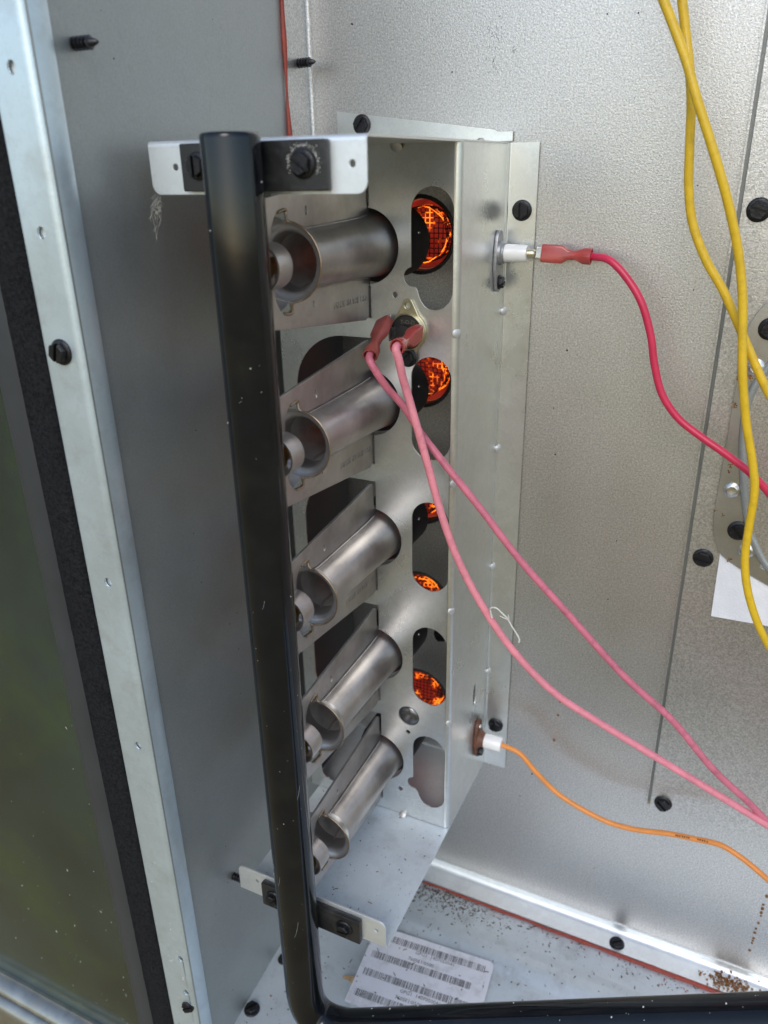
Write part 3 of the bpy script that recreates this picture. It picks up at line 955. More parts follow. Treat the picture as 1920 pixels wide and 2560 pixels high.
outl = [yz(-0.0722, -0.0335), yz(-0.0722, -0.0205), yz(-0.0700, -0.0195), yz(-0.0700, 0.0195), yz(-0.0722, 0.0205), yz(-0.0722, 0.0325), yz(-0.0745, 0.0340),
        yz(-0.1660, 0.0248), yz(-0.1660, -0.0248), yz(-0.0760, -0.0350)]
gap = [yz(-0.1445, 0.0208), yz(-0.1530, 0.0195), yz(-0.1565, 0.0140), yz(-0.1565, -0.0140), yz(-0.1530, -0.0195), yz(-0.1445, -0.0208), yz(-0.1445, -0.0150),
       yz(-0.1300, -0.0104), yz(-0.1000, -0.0106), yz(-0.0735, -0.0118), yz(-0.0735, 0.0118), yz(-0.1000, 0.0106), yz(-0.1300, 0.0104), yz(-0.1445, 0.0150)]
gap = fillet(gap, [0.002, 0.004, 0.004, 0.004, 0.004, 0.002, 0, 0, 0, 0.001, 0.001, 0, 0, 0], 5)
PM = frame((XB - 0.0008, YF, ZB[0]), (0, -1, 0), (0, 0, 1), (1, 0, 0))
small = [[yz(-0.1290 + 0.0009 * math.cos(t), 0.0195 + 0.0019 * math.sin(t)) for t in [2 * PI * i / 14 for i in range(14)]],
         [yz(-0.1265 + 0.0009 * math.cos(t), -0.0195 + 0.0015 * math.sin(t)) for t in [2 * PI * i / 14 for i in range(14)]]]
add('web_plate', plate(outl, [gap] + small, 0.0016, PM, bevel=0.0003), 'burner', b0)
AX = frame((XB, 0, ZB[0]), (1, 0, 0), (0, 0, -1), (0, 1, 0))      # lathe axis along +Y
prof_o = [(0.0166, -0.1452), (0.0163, -0.1446), (0.0150, -0.1438), (0.0136, -0.1428), (0.0128, -0.1412), (0.0125, -0.1385), (0.0125, -0.1300), (0.0127, -0.1200), (0.0130, -0.1080), (0.0133, -0.0950), (0.0137, -0.0840), (0.0144, -0.0740), (0.0152, -0.0660)]
prof_i = [(r - 0.0009, y) for r, y in prof_o]
prof_b = [(0.0158, -0.1450), (0.0150, -0.1440), (0.0138, -0.1422), (0.0126, -0.1390), (0.0117, -0.1345), (0.0111, -0.1290), (0.0109, -0.1220), (0.0112, -0.1080), (0.0118, -0.0950)]
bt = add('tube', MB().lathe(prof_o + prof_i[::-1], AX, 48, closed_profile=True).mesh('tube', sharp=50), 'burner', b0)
lin = prof_b
add('inner_bell', MB().lathe(lin, AX, 48).mesh('inner_bell', sharp=60), 'bell', bt)
ring = [(XB + 0.0162 * math.cos(2 * PI * i / 48), -0.1452, ZB[0] + 0.0162 * math.sin(2 * PI * i / 48)) for i in range(48)]
add('mouth_rim', MB().tube(ring[-12:] + ring[:13], 0.00045, 8).mesh('mouth_rim', sharp=80), 'edge', bt)
# the far half of the mouth runs forward into the web as a scoop
m = MB()
pr_ = [(0.0150, -0.1438), (0.0160, -0.1455), (0.0174, -0.1480), (0.0185, -0.1515), (0.0190, -0.1545)]
for r, y in pr_:
    for j in range(25):
        a = PI / 2 + PI * j / 24
        m.v.append(Vector((XB - 0.0002 + r * math.cos(a) * (1 - 0.35 * max(0, -0.1455 - y) / 0.009), y, ZB[0] + r * math.sin(a))))
for i in range(len(pr_) - 1):
    for j in range(24):
        m.f.append((i * 25 + j, i * 25 + j + 1, (i + 1) * 25 + j + 1, (i + 1) * 25 + j))
add('scoop', m.mesh('scoop', sharp=70), 'bell', bt)
# seams where the two halves of the tube meet, inside the mouth and outside along the web
for s in (1, -1):
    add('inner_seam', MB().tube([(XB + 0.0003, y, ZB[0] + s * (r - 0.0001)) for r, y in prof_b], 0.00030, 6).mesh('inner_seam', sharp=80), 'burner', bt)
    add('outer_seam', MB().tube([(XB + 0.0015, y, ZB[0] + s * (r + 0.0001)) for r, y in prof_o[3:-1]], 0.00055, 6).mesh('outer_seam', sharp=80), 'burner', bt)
    fe = catmull([(XB + 0.0022, -0.1452, ZB[0] + s * 0.0158), (XB + 0.0012, -0.1455, ZB[0] + s * 0.0170), (XB + 0.0009, -0.1450, ZB[0] + s * 0.0190), (XB + 0.0009, -0.1452, ZB[0] + s * 0.0204),
                  (XB + 0.0009, -0.1475, ZB[0] + s * 0.0206), (XB + 0.0009, -0.1515, ZB[0] + s * 0.0198)], 6)
    add('folded_edge', MB().tube(fe, 0.0007, 8).mesh('folded_edge', sharp=80), 'edge', b0)
orr = [(0.0092, -0.1655), (0.0094, -0.1600), (0.0092, -0.1555), (0.0084, -0.1555), (0.0085, -0.1600), (0.0084, -0.1655)]
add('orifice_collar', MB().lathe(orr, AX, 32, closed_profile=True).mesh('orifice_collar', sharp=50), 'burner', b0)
hd = [(0.0150, -0.0662), (0.0176, -0.0640), (0.0183, -0.0600), (0.0183, -0.0350), (0.0172, -0.0345), (0.0172, -0.0600), (0.0148, -0.0650)]
bh = add('flame_holder', MB().lathe(hd, AX, 40, closed_profile=True).mesh('flame_holder', sharp=40), 'head', b0)
add('rivet', sphere_mesh('rivet', axis_frame((XB + 0.0176, -0.0480, ZB[0] + 0.0050), (1, 0, 0.28)) @ Matrix.Scale(0.0009, 4), 10, 5, 0.0), 'tin', bh)
TM = frame((XB + 0.0008, -0.1085, ZB[0] - 0.0245), (0, 1, -0.03), (0, 0.03, 1), (1, 0, 0))
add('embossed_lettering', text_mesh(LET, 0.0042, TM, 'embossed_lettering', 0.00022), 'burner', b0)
for k in range(1, 5):
    c = b0.copy(); COL.objects.link(c)
    c.location = O + Vector((0, 0, ZB[k] - ZB[0]))
    c['label'] = BL[k]
    for ch in b0.children:
        d = ch.copy(); COL.objects.link(d); d.parent = c
        for g in ch.children:
            e = g.copy(); COL.objects.link(e); e.parent = d
    last = c
    WORLD[c] = Matrix.Translation(c.location)
m = MB()
for i in range(60):
    a = math.radians(25 + random.gauss(0, 9)); y = -0.1245 + random.gauss(0, 0.0014); r = 0.0117
    s = random.uniform(0.0002, 0.0005)
    m.box((-s, -s, -s), (s, s, s), Matrix.Translation((XB + r * math.cos(a), y, ZB[4] + r * math.sin(a))) @ Matrix.Rotation(random.random() * 3, 4, 'X'))
rs = add('rust_spot', m.mesh('rust_spot'), 'rust', last); rs['kind'] = 'stuff'

# ================================================================= GAS MANIFOLD
XP, YPI, RP = -0.0468, -0.1801, 0.0108
gm = empty('gas_manifold', (XP, YPI, -0.05), 'glossy black gas pipe standing upright in front of the burners and bending right below', 'gas pipe')
path = [(XP, YPI, H - 0.0005), (XP, YPI, 0.30), (XP, YPI, 0.20), (XP, YPI, 0.10), (XP, YPI, 0.0), (XP, YPI, -0.040)]
A = Vector((XP, YPI, -0.040)); B = Vector((XP, YPI, -0.0735)); Cc = Vector((-0.018, -0.1785, -0.0620))
for i in range(1, 13):
    t = i / 12
    path.append(A * (1 - t) ** 2 + B * 2 * t * (1 - t) + Cc * t * t)
dirr = (Vector((0.1790, -0.158, 0.0440)) - Cc)
path += [Cc + dirr * t for t in (0.15, 0.4, 0.7, 1.0, 1.4)]
rads = [RP] * len(path)
path = [(XP, YPI, H + 0.0014), (XP, YPI, H + 0.0012), (XP, YPI, H + 0.0006)] + path
rads = [RP * 0.80, RP * 0.93, RP * 0.985] + rads
add('pipe', MB().tube(path, rads, 48).mesh('pipe', sharp=60), 'pipe', gm)
for zc, spn in ((H - 0.0098, 1), (0.0088, 0)):
    st = add('mounting_strap', plate(fillet([(-0.0783, zc - 0.0085), (-0.0142, zc - 0.0085), (-0.0142, zc + 0.0085), (-0.0783, zc + 0.0085)], 0.0008), [], 0.0034, frame((0, YL - 0.0003, 0), (1, 0, 0), (0, 0, 1)), bevel=0.0004), 'strap', gm)
    screw(gm, Vector((-0.0235, YL - 0.0037, zc + 0.0005)), (0, -1, 0), 2.5 if spn else 0.2, scale=0.95)
    screw(gm, Vector((-0.0700, YL - 0.0037, zc + 0.0005)), (0, -1, 0), 1.57 if spn else 0.9, scale=0.95)
for z in ZB:
    add('orifice', MB().lathe([(0.0058, YPI + RP - 0.002), (0.0058, -0.1640), (0.0040, -0.1620), (0.0036, -0.1560), (0.0012, -0.1555), (1e-5, -0.1560)], frame((XB, 0, z), (1, 0, 0), (0, 0, -1), (0, 1, 0)), 20).mesh('orifice', sharp=40), 'brass', gm)
m = MB()
for i in range(45):
    z = random.uniform(-0.03, 0.33) if random.random() < 0.7 else random.uniform(0.3, 0.4)
    a = math.radians(random.uniform(-170, 10)); s = random.choice([0.00006, 0.00008, 0.0001, 0.00018])
    m.box((-s, -s, -s), (s, s, s * random.uniform(1, 2)), Matrix.Translation((XP + RP * math.cos(a), YPI + RP * math.sin(a), z)) @ Matrix.Rotation(random.random() * 3, 4, 'Y'))
dn = dirr.normalized()
for i in range(50):
    c = Cc + dirr * random.uniform(0.05, 1.1); a = math.radians(random.uniform(20, 170)); s = random.choice([0.00008, 0.0001, 0.00015, 0.0003])
    n1 = dn.cross(Vector((0, 0, 1))).normalized(); n2 = n1.cross(dn)
    m.box((-s, -s, -s), (s, s, s * random.uniform(1, 1.8)), Matrix.Translation(c + (n1 * math.cos(a) + n2 * math.sin(a)) * RP) @ Matrix.Rotation(random.random() * 3, 4, 'X'))
for (a0, z0, k) in ((-1.2, 0.015, 5), (-0.5, 0.11, 4), (-1.9, 0.05, 4), (-1.3, 0.22, 3)):          # pale hairline scratches
    m.tube([(XP + (RP + 0.00002) * math.cos(a0 + 0.06 * j), YPI + (RP + 0.00002) * math.sin(a0 + 0.06 * j), z0 + 0.0016 * j + 0.0003 * j * j) for j in range(k)], 0.00004, 4)
for i in range(150):                                      # chalky ring round the upper right screw
    a = random.uniform(-0.6, 3.6); r = 0.0058 + abs(random.gauss(0, 0.0007)); s = random.uniform(0.00005, 0.00016)
    m.box((-s, -s, -s), (s, s, s), Matrix.Translation((-0.0235 + r * math.cos(a), YL - 0.0037, H - 0.0093 + r * math.sin(a))))
sp = add('dust_specks', m.mesh('dust_specks'), 'speck', gm); sp['kind'] = 'stuff'


# ================================================================= WIRES, TERMINALS, IGNITERS
def loft(sections, mw, name, n=20, power=4.0, caps=(True, True)):
    """Tube of rounded-rectangle sections: (t along local X, half width, half height, roundness power)."""
    m = MB(); n0 = 0
    for s in sections:
        t, w, h = s[:3]; pw = s[3] if len(s) > 3 else power
        cz = s[4] if len(s) > 4 else 0.0
        for j in range(n):
            a = 2 * PI * j / n; c, si = math.cos(a), math.sin(a)
            y = w * math.copysign(abs(c) ** (2 / pw), c); z = h * math.copysign(abs(si) ** (2 / pw), si) + cz
            m.v.append(mw @ Vector((t, y, z)))
    for i in range(len(sections) - 1):
        for j in range(n):
            m.f.append((i * n + j, i * n + (j + 1) % n, (i + 1) * n + (j + 1) % n, (i + 1) * n + j))
    if caps[0]: m.f.append(tuple(range(n))[::-1])
    if caps[1]: m.f.append(tuple((len(sections) - 1) * n + j for j in range(n)))
    return m.mesh(name, sharp=40)


def connector(parent, start, along, up, mat, s=1.0):
    """Insulated push-on terminal: flat housing, narrow neck, flared bell, hollow at the wire end."""
    X = Vector(along).normalized(); Z = Vector(up); Z = (Z - X * Z.dot(X)).normalized(); Y = Z.cross(X)
    mw = frame(start, X, Y, Z) @ Matrix.Scale(s, 4)
    sec = [(0.0, 0.0022, 0.0040, 6), (0.0004, 0.0026, 0.0045, 6), (0.0105, 0.0026, 0.0045, 6), (0.0135, 0.0022, 0.0026, 4), (0.0170, 0.0022, 0.0023, 3), (0.0180, 0.0024, 0.0025, 2.5),
           (0.0215, 0.0036, 0.0040, 2), (0.0255, 0.0037, 0.0041, 2), (0.0255, 0.0031, 0.0035, 2), (0.0215, 0.0027, 0.0030, 2), (0.0190, 0.0019, 0.0020, 2)]
    o = add('terminal_cover', loft(sec, mw, 'terminal_cover'), mat, parent)
    core = [(-0.0030, 0.0004, 0.0030, 6), (0.0, 0.0005, 0.0031, 6), (0.0085, 0.0010, 0.0031, 6), (0.0120, 0.0012, 0.0014, 4), (0.0180, 0.0013, 0.0013, 2)]
    add('metal_terminal', loft(core, mw, 'metal_terminal', 14), 'tin', o)
    return mw @ Vector((0.0185, 0, 0)), mw @ Vector((0.0265, 0, 0)), mw @ Vector((0.034, 0, 0))


def wire(name, pts, r, mat, parent=None, sub=12, both=False):
    pts = [Vector(p) for p in pts]                        # wires run on beyond the picture
    d = (pts[-1] - pts[-2]).normalized()
    pts += [pts[-1] + d * 0.08, pts[-1] + d * 0.16 + Vector((0, 0, -0.01))]
    if both:
        d = (pts[0] - pts[1]).normalized()
        pts = [pts[0] + d * 0.16, pts[0] + d * 0.08] + pts
    return add(name, MB().tube(catmull(pts, sub), r, 14).mesh(name, sharp=80), mat, parent)


# ---- temperature limit switch on the front panel
c = ray(1020, 829, 1, YF - 0.001)
lt = empty('limit_switch', c, 'round black thermal switch on a diamond shaped zinc plate, with two red terminals pushed on', 'switch')
LM = frame((c.x, YF - 0.0004, c.z), (1, 0, 0), (0, 0, 1))
ol = []
for i in range(41):
    a = math.radians(-52 + 104 * i / 40); ol.append((0.0098 * math.cos(a), 0.0098 * math.sin(a)))
for i in range(13):
    a = math.radians(52 + 76 * i / 12); ol.append((0.0034 * math.cos(a), 0.0128 + 0.0034 * math.sin(a)))
for i in range(41):
    a = math.radians(128 + 104 * i / 40); ol.append((0.0098 * math.cos(a), 0.0098 * math.sin(a)))
for i in range(13):
    a = math.radians(232 + 76 * i / 12); ol.append((0.0034 * math.cos(a), -0.0128 + 0.0034 * math.sin(a)))
add('mounting_plate', plate(ol, [circle(0, 0.0128, 0.0017, 18)], 0.0012, LM, bevel=0.0002), 'zinc', lt)
LZ = frame((c.x, YF - 0.0016, c.z), (1, 0, 0), (0, 0, 1))
add('cup_rim', MB().lathe([(0.0094, 0), (0.0093, 0.0016), (0.0088, 0.0020), (0.0084, 0.0016), (0.0084, 0)], LZ, 40).mesh('cup_rim', sharp=40), 'zinc', lt)
add('body', MB().lathe([(0.0083, 0), (0.0083, 0.0012), (0.0079, 0.0016), (0.0040, 0.0018), (0.0038, 0.0050), (1e-5, 0.0052)], LZ, 32).mesh('body', sharp=40), 'bakelite', lt)
add('printed_marking', text_mesh('T-O-D', 0.0028, LZ @ Matrix.Translation((-0.0030, 0.0042, 0.0020)), 'printed_marking', 0.00002), 'black_print', lt)
screw(lt, Vector((c.x + 0.0002, YF - 0.0016, c.z - 0.0128)), (0, -1, 0), 0.8, scale=0.92)
ca = c + Vector((-0.0062, -0.0090, -0.0005))
cb = c + Vector((0.0048, -0.0110, -0.0010))
for ca_ in (ca, cb):
    add('spade_terminal', MB().box((ca_.x - 0.0003, ca_.y, ca_.z - 0.003), (ca_.x + 0.0003, YF - 0.002, ca_.z + 0.003)).mesh('spade_terminal'), 'tin', lt)

pw1 = empty('pink_wire', ca, 'dusky pink wire from the left switch terminal, passing behind the lighter pink one', 'wire')
k0, k1 = ray(962, 802, 1, -0.0765), ray(925, 890, 1, -0.0985)
w0, w1, w2 = connector(pw1, k0, k1 - k0, (1, -0.5, 0.3), 'insulator_dull', (k1 - k0).length / 0.0255)
pts = [w0, w1] + [ray(*q) for q in ((936, 922, 1, -0.1005), (969, 971, 1, -0.095), (1009, 1016, 1, -0.088), (1052, 1082, 1, -0.086), (1110, 1158, 1, -0.086), (1200, 1270, 1, -0.084), (1300, 1400, 1, -0.080), (1420, 1535, 1, -0.075),
                                       (1560, 1690, 1, -0.070), (1680, 1800, 1, -0.066), (1780, 1920, 1, -0.062), (1870, 2005, 1, -0.056), (1960, 2095, 1, -0.050), (2060, 2180, 1, -0.045))]
wire('insulation', pts, 0.0019, 'pink_dark', pw1)
pw2 = empty('pink_wire', cb, 'light pink wire from the right switch terminal, lying over the dusky one', 'wire')
k0, k1 = ray(1046, 832, 1, -0.0770), ray(992, 868, 1, -0.1020)
w0, w1, w2 = connector(pw2, k0, k1 - k0, (0.15, 0.1, 1), 'insulator', (k1 - k0).length / 0.0255)
pts = [w0, w1] + [ray(*q) for q in ((997, 900, 1, -0.1030), (1007, 945, 1, -0.1005), (1021, 992, 1, -0.098), (1038, 1052, 1, -0.098), (1066, 1150, 1, -0.096), (1105, 1290, 1, -0.095), (1150, 1410, 1, -0.093), (1215, 1530, 1, -0.090), (1290, 1635, 1, -0.086),
                                       (1390, 1735, 1, -0.081), (1520, 1820, 1, -0.074), (1660, 1905, 1, -0.067), (1800, 1990, 1, -0.060), (1920, 2064, 1, -0.054), (2040, 2140, 1, -0.050))]
wire('insulation', pts, 0.0020, 'pink', pw2)

# ---- upper igniter: steel flange, white porcelain, red terminal, red wire
F1 = Vector((0.0, -0.0150, 0.3500))
ig = empty('flame_sensor', F1, 'white porcelain flame rod on oval steel flange, high on the burner box side', 'flame sensor')
IM = frame((0.0002, F1.y, F1.z), (0, 1, 0), (0, 0, 1))


def flange_outline(up=0.0150, dn=0.0165, w=0.0062):
    o = []
    for i in range(15):
        a = math.radians(20 + 140 * i / 14); o.append((0.0046 * math.cos(a), up - 0.0046 + 0.0046 * math.sin(a)))
    o += [(-w, 0.004), (-w, -0.004)]
    for i in range(15):
        a = math.radians(200 + 140 * i / 14); o.append((0.0040 * math.cos(a), -dn + 0.0040 + 0.0040 * math.sin(a)))
    o += [(w, -0.004), (w, 0.004)]
    return o


add('flange', plate(flange_outline(), [], 0.0018, IM, bevel=0.0003), 'flange', ig)
XA = frame((0.002, F1.y, F1.z + 0.0035), (0, 1, 0), (0, 0, 1), (1, 0, 0))
add('collar', MB().lathe([(0.0062, 0), (0.0060, 0.0014), (0.0052, 0.0020), (0.0052, 0.0030), (1e-5, 0.0032)], XA, 28).mesh('collar', sharp=40), 'flange', ig)
add('porcelain_body', MB().lathe([(0.0046, 0.002), (0.0046, 0.0040), (0.0043, 0.0135), (0.0040, 0.0148), (1e-5, 0.0150)], XA, 32).mesh('porcelain_body', sharp=45), 'porcelain', ig)
add('pin', MB().lathe([(0.0023, 0.0140), (0.0023, 0.0180), (0.0018, 0.0190), (0.0007, 0.0195), (0.0007, 0.0225), (1e-5, 0.0226)], XA, 18).mesh('pin', sharp=40), 'zinc', ig)
add('blade', MB().box((0.0215, F1.y - 0.0003, F1.z + 0.0020), (0.0270, F1.y + 0.0003, F1.z + 0.0055)).mesh('blade'), 'tin', ig)
screw(ig, Vector((0.0020, F1.y, F1.z - 0.0115)), (1, 0, 0), 0.3, scale=0.72)
rw = empty('red_wire', (0.03, F1.y, F1.z), 'bright red wire curving down from the flame rod terminal towards the right edge', 'wire')
w0, w1, w2 = connector(rw, Vector((0.0245, F1.y - 0.0005, F1.z + 0.0040)), (1, 0, -0.04), (0, 0.15, 1), 'insulator', 1.0)
pts = [w0, w1] + [ray(*q) for q in ((1523, 650, 1, -0.020), (1565, 692, 1, -0.022), (1604, 757, 1, -0.024), (1627, 840, 1, -0.024), (1636, 910, 1, -0.024), (1655, 985, 1, -0.024), (1695, 1045, 1, -0.024), (1750, 1090, 1, -0.025),
                                   (1810, 1132, 1, -0.026), (1870, 1178, 1, -0.026), (1920, 1230, 1, -0.024), (1975, 1310, 1, -0.02))]
wire('insulation', pts, 0.0019, 'red', rw)

# ---- lower igniter: brown flange, white sleeve, orange wire
F2 = Vector((0.0, -0.0200, 0.0365))
i2 = empty('spark_igniter', F2, 'white ceramic igniter plug on a brown flange, low on the side of the burner box', 'igniter')
IM2 = frame((0.0002, F2.y, F2.z), (0, 1, 0), (0, 0, 1))
add('flange', plate(flange_outline(0.0150, 0.0150, 0.0064), [], 0.0022, IM2, bevel=0.0005), 'ceramic', i2)
AXI = Vector((1, -0.02, 0.015)).normalized()
XA2 = axis_frame((0.0020, F2.y, F2.z - 0.0005), AXI)
add('boss', MB().lathe([(0.0066, 0), (0.0062, 0.0012), (0.0052, 0.0026), (0.0050, 0.0050), (1e-5, 0.0052)], XA2, 28).mesh('boss', sharp=40), 'ceramic', i2)
add('white_sleeve', MB().lathe([(1e-5, 0.0046), (0.0052, 0.0047), (0.0053, 0.0055), (0.0051, 0.0158), (0.0047, 0.0166), (0.0022, 0.0166), (0.0021, 0.0150)], XA2, 32).mesh('white_sleeve', sharp=40), 'porcelain', i2)
screw(i2, Vector((0.0024, F2.y - 0.0002, F2.z - 0.0108)), (1, 0, 0), 0.8, scale=0.72)
add('rivet', sphere_mesh('rivet', axis_frame((0.0024, F2.y, F2.z + 0.0098), (1, -0.4, 0.2)) @ Matrix.Scale(0.0014, 4), 12, 6, 0.0), 'tin', i2)
e0 = XA2 @ Vector((0, 0, 0.0140)); e1 = XA2 @ Vector((0, 0, 0.0175))
pts = [e0, e1] + [ray(*q) for q in ((1300, 1884, 1, -0.021), (1340, 1930, 1, -0.021), (1390, 1980, 1, -0.021), (1450, 2020, 1, -0.022), (1520, 2055, 1, -0.022), (1590, 2074, 1, -0.022), (1670, 2084, 1, -0.022), (1740, 2098, 1, -0.022), (1800, 2112, 1, -0.024),
                                   (1850, 2142, 1, -0.026), (1900, 2182, 1, -0.028), (1960, 2236, 1, -0.03))]
ow = wire('orange_wire', pts, 0.0017, 'orange')
tag(ow, 'thin orange wire running from the white igniter plug towards the lower right', 'wire')

m = MB()
for (px, py) in ((1690, 2088), (1694, 2089), (1699, 2090), (1706, 2091), (1711, 2092), (1717, 2093), (1722, 2094), (1745, 2098), (1750, 2099), (1756, 2101), (1762, 2102), (1768, 2104)):
    c = ray(px, py + 1, 1, -0.0243)
    m.box((-0.0003, -0.0001, -0.0005), (0.0003, 0.0004, 0.0005), Matrix.Translation(c) @ Matrix.Rotation(random.uniform(-0.5, 0.5), 4, 'Y'))
om = add('printed_marks', m.mesh('printed_marks'), 'ceramic', ow); om['kind'] = 'stuff'

# ---- yellow wires
ya = [(1620, -120, 1, -0.045), (1655, -10, 1, -0.045), (1682, 60, 1, -0.045), (1715, 150, 1, -0.046), (1740, 240, 1, -0.047), (1775, 350, 1, -0.047), (1805, 450, 1, -0.046), (1828, 540, 1, -0.044), (1847, 640, 1, -0.042), (1856, 740, 1, -0.041),
      (1856, 850, 1, -0.041), (1857, 950, 1, -0.041), (1866, 1060, 1, -0.040), (1882, 1160, 1, -0.039), (1886, 1230, 1, -0.039), (1872, 1320, 1, -0.038), (1862, 1400, 1, -0.038), (1870, 1480, 1, -0.038), (1895, 1560, 1, -0.037), (1930, 1630, 1, -0.036), (1980, 1720, 1, -0.035)]
yb = [(1690, -120, 1, -0.034), (1704, -10, 1, -0.034), (1714, 80, 1, -0.034), (1724, 170, 1, -0.036), (1728, 260, 1, -0.036), (1724, 370, 1, -0.035), (1722, 470, 1, -0.034), (1732, 560, 1, -0.033), (1765, 650, 1, -0.033), (1810, 730, 1, -0.033),
      (1845, 810, 1, -0.033), (1875, 880, 1, -0.033), (1905, 950, 1, -0.033), (1935, 1010, 1, -0.032), (1980, 1110, 1, -0.03)]
o = wire('yellow_wire', [ray(*q) for q in ya], 0.0020, 'yellow', both=True)
tag(o, 'yellow wire in front, snaking down the whole right edge', 'wire')
o = wire('yellow_wire', [ray(*q) for q in yb], 0.0020, 'yellow', both=True)
tag(o, 'yellow wire behind, leaving the frame above the red wire', 'wire')

# ================================================================= COVER PLATE, BLOWER PLATE, FELT
cp = empty('cover_plate', (0.20, -0.001, 0.0), 'flat galvanised cover plate with an upturned left edge, on the right of the back panel', 'cover plate')
add('face', plate([(XE + 0.0017, ZE), (0.48, ZE), (0.48, 0.65), (XE + 0.0017, 0.65)], [], 0.0010, frame((0, -0.0004, 0), (1, 0, 0), (0, 0, 1)), bevel=0.0001), 'wall', cp)
add('joint_channel', MB().sheet([(XE - 0.0004, 0.0014, ZE), (XE - 0.0004, 0.0030, ZE), (XE + 0.0030, 0.0030, ZE), (XE + 0.0030, 0.0014, ZE)], 0.0008, (0, 0, 0.64 - ZE), side=-1).mesh('joint_channel'), 'wall_left', cp)
add('raised_edge', MB().box((XE - 0.0010, -0.0024, ZE), (XE - 0.0001, -0.0001, 0.64)).mesh('raised_edge'), 'wall', cp)
for (px, py, s) in ((1897, 525, 2.9), (1757, 1397, 3.0), (1657, 2012, 2.4)):
    p = ray(px, py, 1, -0.003)
    screw(cp, Vector((p.x, -0.0014, p.z)), (0, -1, 0), s, scale=1.05)

YB = -0.0042
bp = empty('blower_plate', (0.17, YB, 0.20), 'rounded blower mounting plate with a pressed ring, riveted at the right edge', 'mounting plate')
op_ = [(1990, 735), (1950, 740), (1920, 753), (1893, 782), (1869, 822), (1856, 860), (1844, 936), (1830, 1020), (1816, 1107), (1798, 1208), (1787, 1270), (1783, 1302), (1783, 1328), (1787, 1351), (1802, 1387), (1822, 1404), (1863, 1432), (1920, 1465), (2010, 1500)]
op3 = [ray(x, y, 1, YB) for x, y in op_]
o2 = [(p.x, p.z) for p in op3] + [(0.24, op3[-1].z), (0.24, op3[0].z)]
ph = ray(1914, 1416, 1, YB)
add('face', plate(o2, [[(ph.x + 0.0028 * math.cos(t), ph.z + 0.0018 * math.sin(t)) for t in [2 * PI * i / 18 for i in range(18)]]], 0.0012, frame((0, YB + 0.0012, 0), (1, 0, 0), (0, 0, 1)), bevel=0.0002), 'blower', bp)
ar = [(1990, 850), (1920, 920), (1875, 993), (1859, 1086), (1859, 1188), (1871, 1310), (1887, 1359), (1920, 1416), (1985, 1480)]
arc = catmull([ray(x, y, 1, YB - 0.0004) for x, y in ar], 8)
add('pressed_ring', MB().tube(arc, 0.0022, 14).mesh('pressed_ring', sharp=80), 'wall_left', bp)
dp = [(p.x + 0.001, p.z) for p in arc] + [(0.24, arc[-1].z), (0.24, arc[0].z)]
add('raised_dish', plate(dp, [], 0.0018, frame((0, YB + 0.0002, 0), (1, 0, 0), (0, 0, 1)), bevel=0.0003), 'wall', bp)
for (px, py) in ((1889, 918), (1830, 1225), (1866, 1376)):
    p = ray(px, py, 1, YB)
    rv = add('rivet', MB().lathe([(0.0044, 0), (0.0042, 0.0008), (0.0032, 0.0015), (0.0024, 0.0018), (0.0021, 0.0008), (1e-5, 0.0006)], axis_frame((p.x, YB - 0.0001, p.z), (0, -1, 0)), 24).mesh('rivet', sharp=40), 'tin', bp)
for (px, py, s) in ((1846, 1326, 2.3), (1926, 822, 0.4)):
    p = ray(px, py, 1, YB)
    screw(bp, Vector((p.x, YB, p.z)), (0, -1, 0), s, scale=1.05)
m = MB()
for (px, py, n, sd_) in ((1872, 942, 34, 5), (1845, 946, 8, 3), (1838, 1012, 14, 3.5), (1825, 1165, 12, 3), (1822, 1177, 5, 2), (1823, 1398, 12, 3), (1792, 1276, 4, 2), (1804, 1288, 5, 2.5)):
    for i in range(n):
        p = ray(px + random.gauss(0, sd_), py + random.gauss(0, sd_), 1, YB)
        s = random.uniform(0.0001, 0.0004)
        m.box((-s, -s, -s), (s, s * 0.4, s), Matrix.Translation((p.x, YB, p.z)) @ Matrix.Rotation(random.random() * 3, 4, 'Y'))
rr = add('rust_flakes', m.mesh('rust_flakes'), 'rust', bp); rr['kind'] = 'stuff'

pf = [ray(x, y, 1, -0.0026) for x, y in ((1806, 1340), (1777, 1540), (1925, 1566), (2010, 1580), (2010, 1380))]
felt = add('felt_pad', plate(fillet([(p.x, p.z) for p in pf], 0.0006), [], 0.0012, frame((0, -0.0018, 0), (1, 0, 0), (0, 0, 1)), bevel=0.0003), 'felt')
tag(felt, 'white felt insulation pad showing below the blower plate at the right edge', 'insulation')

